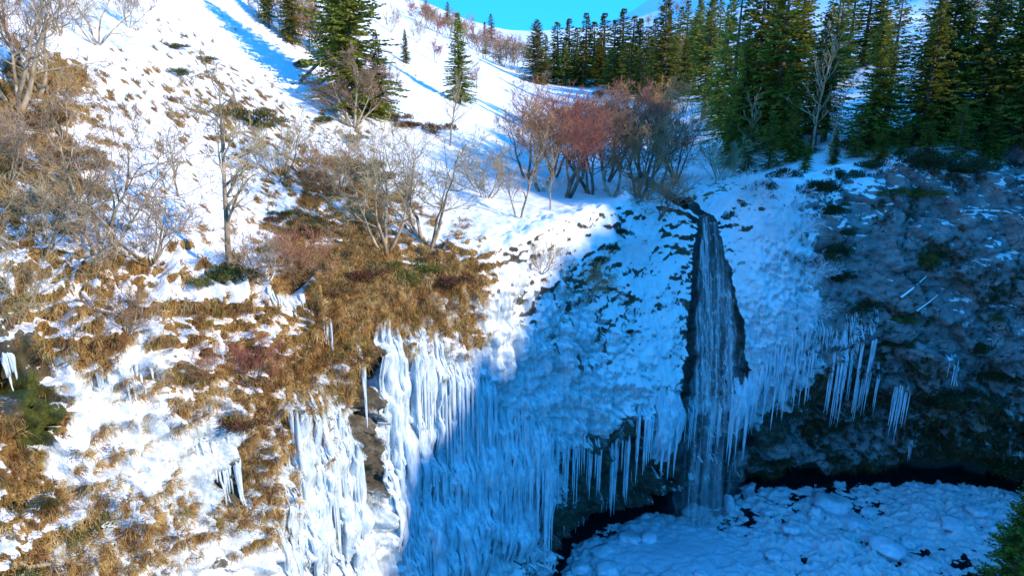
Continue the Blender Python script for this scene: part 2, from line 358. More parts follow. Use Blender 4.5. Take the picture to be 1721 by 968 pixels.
WOB = np.stack([0.9 * fbm(flat, 0.45, 3, 0.6, 3.0), 0.9 * fbm(flat, 0.45, 3, 0.6, 9.0)], 1)
C = {k: paint(k) for k in COVER}
print("paint", round(time.time() - T0, 1))

# ---- relief
def grid_normals(P):
    du = np.gradient(P, axis=0); dv = np.gradient(P, axis=1)
    n = np.cross(dv, du); n /= np.linalg.norm(n, axis=2)[:, :, None] + 1e-9; return n
N0 = grid_normals(BP)
if N0[NS // 2, ROW0 + 60, 2] < 0: N0 = -N0
isup = np.tile(VV >= 0, NS); V_all = np.tile(VV, NS)
cl = 1 - sstep(-1.0, 6.0, V_all)                   # 1 on the face, 0 on the hill
C['ice'] = np.clip(C['ice'] - C['noice'], 0, 2); C['nosnow'] += C['noice'] * 0.6
icem = np.clip(C['ice'], 0, 1) * cl; wetm = np.clip(C['wet'], 0, 1); slabm = np.clip(C['slab'], 0, 1); grm = np.clip(C['grass'], 0, 1)
snowy = np.clip(C['addsnow'], 0, 1)
big = fbm(flat, 0.16, 3, 0.5, 1.0); med = fbm(flat, 0.55, 3, 0.55, 21.0); sml = fbm(flat, 1.9, 3, 0.55, 41.0)
bil = billow(flat, 1.15, 3, 0.55, 55.0); col = fbm(flat, (1.7, 1.7, 0.13), 3, 0.6, 77.0)
rid = 1 - 2 * np.abs(fbm(flat, (0.5, 0.5, 0.9), 3, 0.55, 63.0))
ter = np.abs(((flat[:, 2] + 2.2 * med + 1.2 * big) / 2.1) % 1.0 - 0.5) * 2
soft = 1 - 0.75 * np.clip(snowy + 1.2 * wetm, 0, 1)
disp = cl * (1.1 * big + soft * (0.85 * med + 0.30 * sml + 0.35 * (rid - 0.5) * (1 - icem) + 0.30 * (ter - 0.5) * (1 - slabm) * (1 - icem)))
ridv = 1 - 2 * np.abs(fbm(flat, (2.3, 2.3, 0.09), 2, 0.6, 66.0)); disp += cl * icem * ((0.10 + 0.25 * sstep(-0.5, 3, flat[:, 0])) * bil + 0.45 * col + 0.38 * (ridv - .4)) - cl * slabm * 0.5 * (0.85 * med + 0.30 * sml)
leftlow = (1 - sstep(-14, -6, flat[:, 0])) * cl
disp += leftlow * (0.42 * bil + 0.22 * billow(flat, 2.9, 2, .5, 12.0) + 0.45 * med + 0.5 * (rid - 0.5) + 0.5 * (ter - 0.5))
hilld = (1 - cl) * (0.50 * fbm(flat, 0.10, 2, 0.5, 5.0) * sstep(0, 20, V_all) + 0.22 * med * (0.4 + 0.6 * grm) + 0.10 * sml * (0.45 + grm) + 0.06 * fbm(flat, (0.9, 0.9, 3.5), 2, 0.5, 8.0))
hilld += (1 - cl) * 1.6 * fbm(flat, 0.025, 3, 0.5, 15.0) * sstep(25, 120, V_all)
near_w = np.exp(-np.clip(V_all, 0, 500) / 120)
hilld *= 0.35 + 0.65 * near_w
rk = np.where((V_all < 3) & (V_all > -33.1) & (flat[:, 1] > 15) & (flat[:, 0] < 75))[0]
Pw = flat[rk] + 0.5 * np.stack([med[rk], sml[rk], big[rk]], 1)
f1, j1 = facets(Pw @ np.array([[.96, 0, .28], [0, 1, 0], [-.28, 0, .96]]), (5.0, 5.0, 2.6), 1); f2, j2 = facets(Pw, (1.5, 1.5, 0.9), 2)
rightm = sstep(24, 34, flat[rk, 0]); rimdep = -V_all[rk]
under = sstep(14, 19, rimdep) * sstep(-1, 7, flat[rk, 0])
rockm = np.clip(rightm + under + np.clip(C['nosnow'][rk] - C['grass'][rk], 0, 1), 0, 1) * cl[rk] * (1 - np.clip(C['ice'][rk] * (1 - rightm), 0, 1) * 0.8)
disp[rk] += rockm * (2.2 * f1 - 0.55 * j1 + (0.6 * f2 - 0.25 * j2) * (1 - 0.6 * slabm[rk])) * (1 - 0.40 * slabm[rk])
ph_ = (flat[rk, 2] + 0.30 * (flat[rk, 0] - 40) + 1.1 * med[rk] + 2.0 * big[rk]) / 3.4; saw = 1 - (ph_ % 1.0)
disp[rk] += rightm * cl[rk] * (1.15 * (saw - .5) * sstep(-.25, .25, fbm(flat[rk], 0.12, 2, .5, 71.0) + .12)) * (1 - 0.45 * slabm[rk])
# the stream bed and the chute of the fall stay smooth
chute_s = s_of_t(9.0); chan = np.exp(-((np.repeat(SS, NV) - chute_s) / 2.3) ** 2) * (V_all > -20) * (V_all < 25)
disp *= (1 - 0.75 * chan)
DP = (flat + N0.reshape(-1, 3) * (disp + hilld)[:, None]).reshape(NS, NV, 3)
groove = 0.9 * np.exp(-((SS - chute_s) / 1.5) ** 2)[:, None] * ((VV > -3) * sstep(20, 4, VV) * sstep(-3, -0.5, VV))[None, :]
DP[:, :, 2] -= groove
N1 = grid_normals(DP)
if N1[NS // 2, ROW0 + 60, 2] < 0: N1 = -N1
nz = N1[:, :, 2].ravel()
print("relief", round(time.time() - T0, 1))
# ---- cover attributes
cliffsnow = 0.43 + 1.35 * (nz - 0.30) + 0.9 * med * 0.4 + 0.25 * big
sh = sstep(20, 26, flat[:, 0]) * cl                   # the shaded dark face on the right is barer
rm_ = sstep(29, 36, flat[:, 0]) * cl; cliffsnow = cliffsnow * (1 - rm_) + rm_ * (0.16 + 2.1 * (nz - 0.42) + 0.35 * sml + 0.3 * med)
cliffsnow -= 0.30 * sstep(13, 20, catmull(RIM, t_of_s(SS))[:, 2].repeat(NV) - flat[:, 2]) * sstep(-2, 8, flat[:, 0])   # under the overhang
tuft = fbm(flat, (1.3, 1.3, 2.6), 3, 0.6, 91.0); patch = fbm(flat, 0.06, 2, 0.5, 31.0)
hillsnow = 1.0 - 1.1 * sstep(0.30, 0.50, 0.75 * tuft + 0.45 * fbm(flat, (3.1, 3.1, 5.0), 2, 0.6, 19.0) + 0.8 * patch - 0.04) * np.exp(-np.clip(V_all, 0, 500) / 60) - 0.6 * np.clip(0.80 - nz, 0, 1) * np.exp(-np.clip(V_all, 0, 500) / 60)
hillsnow -= (0.42 + 0.55 * tuft + 0.5 * med) * np.exp(-np.clip(V_all, 0, 500) / 13) * sstep(6, -4, flat[:, 0])
dep_a = -V_all; hw = 0.75 + 0.165 * np.clip(dep_a, 0, 18)
ds = (np.repeat(SS, NV) - chute_s - 0.02 * np.clip(dep_a, 0, 18)) / hw + 0.25 * WOB[:, 0]
chute = sstep(1.12, 0.92, np.abs(ds)) * (V_all < 16) * sstep(24, 18.5, dep_a)
grass_cut = C['nograss']; C['nosnow'] += chute * 1.6; C['wet'] += chute * 1.2; C['addsnow'] *= 1 - chute; C['ice'] *= 1 - chute
cliffsnow -= icem * np.clip(0.9 * np.abs(col) + 0.10 - 0.25 * leftlow, 0, 1)
fleck = noise3(flat, 2.6, 17.0); cliffsnow += slabm * (1.1 * np.clip(fleck - 0.30, 0, 1) + 0.8 * np.clip(fbm(flat, (0.25, 0.25, 1.1), 3, 0.6, 29.0) - 0.18, 0, 1))
snow = cl * cliffsnow + (1 - cl) * hillsnow - C['nosnow'] * (0.75 + 0.5 * med) + C['addsnow']
grass = C['grass'] * (0.8 + 0.7 * med) + 0.75 * (1 - cl) + 0.30 * (1 - sstep(-3, 8, flat[:, 0])) - 0.7 * C['wet'] - 0.25 * icem - grass_cut
ATT = {'snow': snow, 'grass': grass, 'ice': C['ice'] * cl * (1 - np.clip(C['grass'], 0, 1) * 0.5) + 0.15 * cl - 0.85 * cl * np.clip(col - 0.05, 0, 1) * (1 - 0.6 * leftlow), 'slab': C['slab'] + 0.75 * rm_, 'wet': C['wet'] + chan * 0.9 * (V_all > -19) * (V_all < 14), 'moss': C['moss']}
def sheet_object(name, r0, r1):
    P = DP[:, r0:r1].reshape(-1, 3); q = quads(NS, r1 - r0)
    a, b, c3 = P[q[len(q) // 2][0]], P[q[len(q) // 2][1]], P[q[len(q) // 2][2]]
    o = link_mesh(name, P, q[:, ::-1] if FLIP else q, M['terrain'])
    for k, v in ATT.items():
        at = o.data.attributes.new(k, 'FLOAT', 'POINT'); at.data.foreach_set("value", np.clip(v.reshape(NS, NV)[:, r0:r1].ravel(), -2, 3).astype(np.float32))
    return o
_i = NS // 2; _j = ROW0 + 60
FLIP = np.cross(DP[_i, _j + 1] - DP[_i, _j], DP[_i + 1, _j + 1] - DP[_i, _j])[2] < 0
cliff = tag(sheet_object("cliff_face", 0, ROW0 + 1), "steep bowl-shaped cliff of rock, ice, snow and dry grass round the waterfall", kind="structure")
hillo = tag(sheet_object("snowy_hillside", ROW0, NV), "snow-covered valley slopes above the cliff with brown grass showing through", kind="structure")
print("terrain", round(time.time() - T0, 1))
# ------------------------------------------------------------------ finer casting on the finished ground
_gi = np.where((SS > sA - 10) & (SS < sB + 8))[0]; _gi = _gi[::2]; _gj = np.concatenate([np.arange(0, ROW0 + 200, 2), np.arange(ROW0 + 200, NV, 3)])
_gp = DP[np.ix_(_gi, _gj)]; _bv2 = BVHTree.FromPolygons(_gp.reshape(-1, 3).tolist(), quads(len(_gi), len(_gj)).tolist())
def hit(px, py):
    h = _bv2.ray_cast(Vector(CAM), Vector(ray(px, py)).normalized(), 1500)
    if h[0] is None: return None
    f = h[2]; i, j = divmod(f, len(_gj) - 1)
    return np.array(h[0]), int(_gi[i]), int(_gj[j])
def ground(x, y, z0=200.0):
    h = _bv2.ray_cast(Vector((x, y, z0)), Vector((0, 0, -1)), 400)
    return h[0].z if h[0] is not None else 30.0
_tp = catmull(RIM, t_of_s(SS + 3.0)) - catmull(RIM, t_of_s(SS - 3.0)); _tp = _tp[:, :2] / np.linalg.norm(_tp[:, :2], axis=1)[:, None]
NRM = np.stack([-_tp[:, 1], _tp[:, 0]], 1); TAN = _tp; RIMS = catmull(RIM, t_of_s(SS))
_OA = {}
def out_at(i, z):
    """how far the finished face stands out (m from the rim line, into the bowl) at column i, height z"""
    if i not in _OA:
        c = DP[i, :ROW0 + 1]; e = -((c[:, 0] - RIMS[i, 0]) * NRM[i, 0] + (c[:, 1] - RIMS[i, 1]) * NRM[i, 1]); o_ = np.argsort(c[:, 2]); _OA[i] = (c[o_, 2], e[o_])
    return float(np.interp(z, *_OA[i]))
def col_of(i, e, z, side=0.0):
    return np.array([RIMS[i, 0] - NRM[i, 0] * e + TAN[i, 0] * side, RIMS[i, 1] - NRM[i, 1] * e + TAN[i, 1] * side, z])
print("bvh2", round(time.time() - T0, 1))

# ------------------------------------------------------------------ pool: dark water, snow-covered ice
k = NT("pool_water"); k.b.inputs['Base Color'].default_value = (0.006, 0.012, 0.016, 1); k.b.inputs['Roughness'].default_value = 0.12
k.bump(k.noise(3, 3, 0.6, k.pos()), 0.15, 0.05); M['water'] = k.m
link = link_mesh("pool_water", [(-60, -60, 0), (95, -60, 0), (95, 75, 0), (-60, 75, 0)], [(0, 1, 2, 3)], M['water']); tag(link, kind="structure")
k = NT("pool_ice_snow"); P = k.pos(); a = k.noise(1.1, 4, 0.6, P); b_ = k.noise(7, 4, 0.65, P)
sm = k.attr("slick")
c = k.ramp(a, [(0.35, (0.62, 0.72, 0.80)), (0.6, (0.84, 0.88, 0.90))])
c = k.mixc(k.math('MULTIPLY', k.step(b_, 0.60, 0.72), 0.35), c, (0.40, 0.52, 0.60))
c = k.mixc(sm, c, (0.48, 0.66, 0.76))
k.l(c, k.b.inputs['Base Color']); k.l(k.mixc(sm, (0.7,) * 3, (0.35,) * 3), k.b.inputs['Roughness'])
k.bump(k.math('ADD', b_, k.math('MULTIPLY', k.noise(22, 3, 0.6, P), 0.5)), 0.8, 0.2); M['poolice'] = k.m
gx = np.arange(-6, 66, 0.14); gy = np.arange(38, 66, 0.14)
GX, GY = np.meshgrid(gx, gy, indexing='ij'); PX = np.stack([GX.ravel(), GY.ravel(), np.zeros(GX.size)], 1)
edge = np.full(GX.size, 1e9); bl = []
for i in range(0, NS, 4):
    c_ = DP[i, :ROW0]; e_ = -((c_[:, 0] - RIMS[i, 0]) * NRM[i, 0] + (c_[:, 1] - RIMS[i, 1]) * NRM[i, 1]); e_ = np.where((c_[:, 2] < 4.5) & (c_[:, 2] > 0.5), e_, -99); q = np.argmax(e_); bl.append(np.array([*c_[q, :2], *(-NRM[i])]))
bl = np.array(bl); bl = bl[(bl[:, 0] > -25) & (bl[:, 0] < 80) & (bl[:, 1] > 25)]
best = np.full(GX.size, 1e9)
for b4 in bl[::3]:
    dx, dy = PX[:, 0] - b4[0], PX[:, 1] - b4[1]; d2 = dx * dx + dy * dy; m = d2 < best
    best[m] = d2[m]; edge[m] = dx[m] * b4[2] + dy[m] * b4[3]
edge = np.where(best > 400, 9, edge)
slick = np.exp(-(((PX[:, 0] - 15) / 7.5) ** 2 + ((PX[:, 1] - 53) / 5.0) ** 2) ** 1.5)
P0 = PX.copy()
marg = 0.1 + 0.9 * fbm(P0, 0.35, 3, 0.55, 4.0) - 0.8 * sstep(20, 26, PX[:, 0])
e2 = edge - marg
vc = billow(P0, 0.75, 3, 0.55, 14.0); plates = fbm(P0, 1.6, 3, 0.6, 34.0); holes = fbm(P0, 0.9, 2, 0.5, 52.0); pf, pj = facets(P0 + 0.35 * np.stack([plates, holes, vc * 0], 1), (1.9, 1.4, 1.9), 8); pf2, _ = facets(P0 + 0.3 * np.stack([plates, holes, vc * 0], 1), (.7, .55, .7), 9)
z = -0.5 + 0.9 * sstep(-0.6, 1.6, e2) + 0.8 * fbm(P0, 0.11, 3, 0.5, 2.0) + (1 - 0.8 * slick) * (0.26 * plates + 0.16 * fbm(P0, 4.5, 2, .6, 3.3) + 0.40 * (pf + .6 * pf2) - 0.55 * pj * sstep(-.05, .25, holes) - 0.5 * np.abs(plates) * sstep(0, .3, holes + .1)) + 0.9 * slick
z -= (1 - slick) * 0.75 * sstep(0.30, 0.42, holes) * sstep(0.15, 0.4, plates + 0.3)
z = np.where(e2 < -2.5, -0.8, z)
PX[:, 2] = z
pool = link_mesh("frozen_pool", PX, quads(len(gx), len(gy))[:, ::-1], M['poolice'])
if pool.data.polygons[100].normal.z < 0: pool.data.flip_normals()
at = pool.data.attributes.new("slick", 'FLOAT', 'POINT'); at.data.foreach_set("value", slick.astype(np.float32)); tag(pool, kind="structure")
_zp = z.reshape(GX.shape)
def poolz(x, y):
    i = int(np.clip((x - gx[0]) / 0.14, 0, len(gx) - 1)); j = int(np.clip((y - gy[0]) / 0.14, 0, len(gy) - 1)); return float(_zp[i, j])
def on_pool(px, py):
    d = ray(px, py); z_ = 0.8
    for _ in range(6):
        t = (z_ - CAM[2]) / d[2]; q = CAM + d * t; z_ = max(poolz(q[0], q[1]), 0.0)
    return np.array([q[0], q[1], z_])
# blocks of ice lying on the pool
k = NT("ice_block"); P = k.objpos(); c = k.ramp(k.noise(2.5, 4, 0.6, P), [(0.35, (0.45, 0.58, 0.67)), (0.55, (0.62, 0.71, 0.77)), (0.7, (0.78, 0.83, 0.87))])
k.l(c, k.b.inputs['Base Color']); k.b.inputs['Roughness'].default_value = 0.45; k.bump(k.noise(9, 4, 0.6, P), 0.4, 0.05); M['block'] = k.m
def lump(name, size, seed, rough=0.35, mat=None, sub=3, squash=1.0, flatb=True):
    bm = bmesh.new(); bmesh.ops.create_icosphere(bm, subdivisions=sub, radius=1.0)
    v = np.array([w.co for w in bm.verts]); f = [[w.index for w in fc.verts] for fc in bm.faces]; bm.free()
    v *= (1 + rough * fbm(v, 1.3, 3, 0.55, seed * 5.3) + 0.4 * rough * noise3(v, 4.0, seed))[:, None]
    v = np.sign(v) * np.abs(v) ** squash
    v = v * np.array(size); 
    if flatb: v[:, 2] = np.maximum(v[:, 2], -0.35 * size[2])
    return v, f
BLOCKS = [(1226,852,20,26,"upright angular snow-topped ice block at the edge of the dark cave"),(1396,850,52,24,"largest domed snow-covered boulder against the black cave mouth"),(1437,878,46,16,"wide flat snow-capped boulder in front of the largest dome"),
          (1372,866,22,20,"pale rounded ice boulder left of the flat snow-capped one"),(1490,925,42,14,"long broken ice plate tilted in the middle of the snowy pool"),(1530,915,28,12,"smaller ice plate right beside the long broken plate"),
          (1015,925,40,12,"flat pale ice slab beside the dark rock wall"),(1060,905,34,9,"thin ice slab by the wall, nearest the fall"),(975,955,30,14,"rounded ice lump by the wall at the bottom edge"),
          (1020,958,34,14,"second rounded ice lump right of the bottom edge lump"),(1090,905,26,10,"small rounded ice hump below the falling water"),(1330,890,26,9,"low snow lump left of centre on the broken ice"),
          (1420,935,30,9,"low snow lump left of the long broken plate"),(1300,935,24,9,"small snow lump in the lower middle of the pool"),(1600,885,34,9,"low flat snow slab toward the right bank"),(1560,950,30,9,"low snow lump near the bottom right of the pool"),
          (1460,862,24,10,"small snow lump right of the domed boulder at the cave"),(1290,862,20,8,"small snow lump by the cave between the upright block and dome"),(1178,962,24,10,"dark-gapped ice lump at the bottom centre of the pool"),(1640,860,28,8,"flat snow slab by the cave at right")]
for n_, (px, py, w, h, lab) in enumerate(BLOCKS):
    q = on_pool(px, py); sc_ = np.linalg.norm(q - CAM) / FPX
    up_ = n_ == 0
    v, f = lump("b", (w * sc_ * (0.35 if up_ else 0.48), w * sc_ * 0.42, h * sc_ * (0.75 if up_ else 0.6)), n_ + 3, 0.7, squash=0.7)
    o = link_mesh("ice_block", v, f, M['block'], loc=(q[0], q[1], q[2] + 0.05)); o.rotation_euler = (random.uniform(-.15, .15), random.uniform(-.15, .15), random.uniform(-.6, .6))
    tag(o, lab, "ice block", "blocks of ice and snowy boulders on the frozen pool")

# ------------------------------------------------------------------ stream and waterfall
k = NT("falling_water"); at_u = k.attr("u"); at_d = k.attr("d"); cmb = k.n("ShaderNodeCombineXYZ"); k.l(at_u, cmb.inputs[0]); k.l(at_d, cmb.inputs[1])
def mapped(sx, sy):
    mp = k.n("ShaderNodeMapping"); mp.inputs['Scale'].default_value = (sx, sy, 1); k.l(cmb.outputs[0], mp.inputs[0]); return mp.outputs[0]
st = k.noise(1.0, 4, 0.65, mapped(2.4, 0.10)); br = k.noise(1.0, 4, 0.7, mapped(5.0, 1.3)); wide = k.noise(1.0, 2, 0.5, mapped(0.8, 0.06))
fine_ = k.noise(1.0, 3, 0.7, mapped(9.0, 0.35)); al = k.math('ADD', k.math('MULTIPLY', k.step(st, 0.40, 0.68), 0.60), k.math('MULTIPLY', k.step(br, 0.50, 0.70), 0.55))
al = k.math('MULTIPLY', k.math('ADD', al, k.math('MULTIPLY', k.step(fine_, 0.5, 0.75), 0.35)), k.step(wide, 0.34, 0.56)); al = k.math('MULTIPLY', al, k.attr("cover"), clamp=True)
k.b.inputs['Base Color'].default_value = (0.80, 0.86, 0.90, 1); k.b.inputs['Roughness'].default_value = 0.35
k.l(al, k.b.inputs['Alpha']); M['fall'] = k.m
wf = empty("waterfall", (17.6, 58, 0.0)); tag(wf, "tall thin waterfall streaming down a dark wet rock chute into the frozen pool", "waterfall")
ci = int(np.argmin(np.abs(SS - chute_s)))
def water_sheet(name, dtop, dbot, ncol, nrow, off, free_from=None, cover=1.0, uoff=0.0, wscale=1.0, seed=0):
    us = np.linspace(-1, 1, ncol); ds_ = np.linspace(dtop, dbot, nrow); V, U, D, CV = [], [], [], []
    for a_ in range(nrow):
        d = ds_[a_]; hwd = (0.68 + 0.15 * min(max(d, 0), 17.5)) * wscale
        for b__ in range(ncol):
            s_ = chute_s + uoff + 0.02 * min(max(d, 0), 18) + us[b__] * hwd
            i = int(np.argmin(np.abs(SS - s_))); z_ = RIMS[ci, 2] - d
            if free_from is not None and d > free_from:
                e_ = out_at(i, RIMS[ci, 2] - free_from) + off + 0.25 * math.sqrt(max(d - free_from, 0)) * 0.6
            else: e_ = out_at(i, z_) + off
            w_ = math.sin(us[b__] * 17 + seed) * 0.05 + math.sin(us[b__] * 41 + d * 0.3) * 0.03
            V.append(col_of(i, e_ + w_, z_, s_ - SS[i])); U.append(us[b__] * hwd + seed); D.append(d)
            fe = min(1.0, max(0.0, (1 - abs(us[b__])) * 3.2 - 0.25 + 0.5 * math.sin(d * 1.7 + us[b__] * 6 + seed) * math.sin(d * .6 + seed))); CV.append(cover * fe)
    o = link_mesh(name, V, quads(nrow, ncol), M['fall'], None); o.parent = wf; o.matrix_parent_inverse = Matrix.Translation(wf.location).inverted()
    for nm, dat in (("u", U), ("d", D), ("cover", CV)):
        x = o.data.attributes.new(nm, 'FLOAT', 'POINT'); x.data.foreach_set("value", np.array(dat, dtype=np.float32))
    return o
water_sheet("water_sheet", 0.6, 18.6, 70, 90, 0.10, cover=1.0, wscale=1.06, uoff=.16)
water_sheet("water_sheet", 1.0, 18.2, 60, 80, 0.26, cover=0.7, seed=9.0, wscale=0.98, uoff=.2)
water_sheet("falling_veil", 16.6, 29.9, 80, 50, 0.18, 17.5, cover=0.55, seed=4.0, wscale=1.02, uoff=-.35)
water_sheet("falling_veil", 17.0, 29.9, 80, 50, 0.6, 17.5, cover=0.45, seed=21.0, wscale=1.1, uoff=-.6)
k = NT("spray_mist"); k.t.nodes.remove(k.b); pv = k.n("ShaderNodeVolumePrincipled"); pv.inputs['Color'].default_value = (.9, .95, 1, 1); pv.inputs['Anisotropy'].default_value = 0.2
tc = k.n("ShaderNodeTexCoord"); ln = k.n("ShaderNodeVectorMath", operation='LENGTH'); k.l(tc.outputs['Object'], ln.inputs[0])
fall_ = k.step(ln.outputs['Value'], 1.0, 0.15); k.l(k.math('MULTIPLY', fall_, k.math('MULTIPLY', k.step(k.noise(1.6, 3, .6, tc.outputs['Object']), .3, .7), 0.16)), pv.inputs['Density']); k.l(pv.outputs[0], k.out.inputs['Volume']); M['mist'] = k.m
bm = bmesh.new(); bmesh.ops.create_icosphere(bm, subdivisions=3, radius=1.0); me = bpy.data.meshes.new("spray_mist"); bm.to_mesh(me); bm.free(); me.materials.append(M['mist'])
mo = bpy.data.objects.new("spray_mist", me); COL.objects.link(mo); wb = col_of(ci, out_at(ci, 13.0) + 0.6, 3.0); mo.location = tuple(wb); mo.scale = (4.6, 3.0, 6.5); tag(mo, "thin spray drifting where the fall meets the pool", "mist", kind="stuff")
# stream bed above the lip
V, F = [], []
for a_ in range(40):
    w_ = 0.0 + a_ * 0.42; j = ROW0 + int(np.argmin(np.abs(np.array(_up) - w_)))
    cx = chute_s + 0.9 * math.sin(w_ * 0.35) * min(1, w_ / 4)
    hw_ = 0.62 + 0.22 * math.sin(w_ * 0.9) + 0.3 * min(1, w_ / 6)
    for u_ in (-1, -0.5, 0, 0.5, 1):
        i = int(np.argmin(np.abs(SS - (cx + u_ * hw_)))); c0 = DP[int(np.argmin(np.abs(SS - cx))), j]
        V.append((DP[i, j, 0], DP[i, j, 1], c0[2] + 0.16))
st_ = link_mesh("stream", V, quads(40, 5)[:, ::-1], M['water']); tag(st_, kind="structure")
if st_.data.polygons[10].normal.z < 0: st_.data.flip_normals()
print("water", round(time.time() - T0, 1))

# ------------------------------------------------------------------ icicles and frozen curtains
k = NT("icicle_ice"); P = k.pos((1, 1, 0.18)); c = k.ramp(k.noise(4.5, 4, 0.65, P), [(0.3, (0.30, 0.43, 0.50)), (0.5, (0.58, 0.70, 0.77)), (0.66, (0.82, 0.86, 0.88))])
k.l(c, k.b.inputs['Base Color']); k.b.inputs['Roughness'].default_value = 0.28; k.b.inputs['Specular IOR Level'].default_value = 0.45
k.b.inputs['Subsurface Weight'].default_value = 0.0
k.bump(k.math('ADD', k.noise(15, 3, 0.6, k.pos((1, 1, 0.07))), k.math('MULTIPLY', k.noise(7, 3, 0.6, k.pos((1, 1, 0.6))), 0.5)), 0.8, 0.06); M['ice'] = k.m
def icicle(parent, origin, px, py, len_px, r, stick=0.0, seed=0):
    h = hit(px, py)
    if h is None or h[2] > ROW0 + 40: return
    p, i, j = h; sc_ = np.linalg.norm(p - CAM) / FPX; L = len_px * sc_ * 1.12; ns = 7; nseg = max(7, min(16, int(L / 0.45)))
    z0 = min(p[2] + 0.25, DP[i, ROW0, 2]); side = float((p[:2] - RIMS[i, :2]) @ TAN[i]); e = out_at(i, z0) - 0.1 * r
    V = []; sx = random.uniform(0.75, 1.35); zlast = z0
    for a_ in range(nseg + 1):
        t = a_ / nseg; z_ = z0 - L * t if L else zlast
        if z_ < 0.3: z_ = 0.3
        es = out_at(i, z_); rr = r * (min(1, 0.45 + t * 5) if a_ else 0.35) * ((1 - t) ** 0.75 if t < 1 else 0.0) * (1 + 0.28 * math.sin(seed * 3.1 + t * 19) * math.sin(seed + t * 7)) + 0.006
        if stick: rr = r * (0.5 + 0.6 * t if t < 0.6 else 0.86 - 0.7 * (t - 0.6)) * (1 + 0.3 * math.sin(seed * 2.3 + t * 11) * math.sin(seed * 1.7 + t * 31))
        if es > e + 0.55 and a_ > 2: L = 0
        if L == 0: rr = 0.004; z_ = zlast
        zlast = z_
        e = max(e, min(es, e + 0.3) + 0.25 * rr) if L else e
        if stick: e = es + 0.15 * rr if e < es + 1.2 else e
        c_ = col_of(i, e, z_, side + 0.05 * r * math.sin(seed + t * 9)); n2, t2 = -NRM[i], TAN[i]
        for q in range(ns):
            an = 2 * math.pi * q / ns + seed
            jj = 1 + 0.16 * math.sin(q * 2.4 + seed * 5 + a_ * 0.9)
            V.append((c_[0] + (t2[0] * math.cos(an) * sx + n2[0] * math.sin(an)) * rr * jj - origin[0], c_[1] + (t2[1] * math.cos(an) * sx + n2[1] * math.sin(an)) * rr * jj - origin[1], c_[2] - origin[2]))
    F = [(a_ * ns + q, a_ * ns + (q + 1) % ns, (a_ + 1) * ns + (q + 1) % ns, (a_ + 1) * ns + q) for a_ in range(nseg) for q in range(ns)]
    F.append(tuple(range(ns))); F.append(tuple(range(nseg * ns, nseg * ns + ns))[::-1])
    o = link_mesh("icicle", V, [f[::-1] for f in F], M['ice'], parent)
def column(parent, origin, px, py, len_px, r, seed=0):
    h = hit(px, py)
    if h is None or h[2] > ROW0 + 40: return
    p, i, j = h; L = len_px * np.linalg.norm(p - CAM) / FPX * 1.08; ns = 15; nseg = max(10, min(34, int(L / 0.28))); rs = np.random.RandomState(int(seed * 1000) % 99991)
    z0 = min(p[2] + 0.2, DP[i, ROW0, 2]); side = float((p[:2] - RIMS[i, :2]) @ TAN[i]); V = []; n2, t2 = -NRM[i], TAN[i]
    prof = np.interp(np.linspace(0, 1, nseg + 1), np.linspace(0, 1, 9), rs.uniform(.65, 1.25, 9)); lump_ = rs.uniform(.94, 1.07, nseg + 1)
    ph = rs.uniform(0, 6.28, 4); sx = rs.uniform(1.0, 1.7); flare = rs.uniform(.2, 1.0); es0 = None
    for a_ in range(nseg + 1):
        t = a_ / nseg; z_ = max(z0 - L * t, 0.25); es = out_at(i, z_)
        es0 = es if es0 is None else max(es0 * .75 + es * .25, es, es0 - 0.10)
        rr = r * prof[a_] * lump_[a_] * min(1, .22 + 3.2 * t) * (1 + .45 * flare * t) * (1 if t < .72 else max(.05, 1 - ((t - .72) / .28) ** 1.5 * (1 - .45 * flare)))
        c_ = col_of(i, es0 + .25 * rr, z_, side + .06 * math.sin(seed + t * 7))
        for q in range(ns):
            an = 2 * math.pi * q / ns
            jj = 1 + .17 * math.sin(3 * an + ph[0] + t * 2) + .13 * math.sin(5 * an + ph[1] - t * 3) + .11 * math.sin(7 * an + ph[2] + t * 1.5)
            V.append((c_[0] + (t2[0] * math.cos(an) * sx + n2[0] * math.sin(an)) * rr * jj - origin[0], c_[1] + (t2[1] * math.cos(an) * sx + n2[1] * math.sin(an)) * rr * jj - origin[1], c_[2] + .05 * math.sin(q * 2 + seed) - origin[2]))
    F = [(a_ * ns + q, a_ * ns + (q + 1) % ns, (a_ + 1) * ns + (q + 1) % ns, (a_ + 1) * ns + q) for a_ in range(nseg) for q in range(ns)]
    F.append(tuple(range(ns))); F.append(tuple(range(nseg * ns, nseg * ns + ns))[::-1])
    link_mesh("ice_column", V, [f[::-1] for f in F], M['ice'], parent)
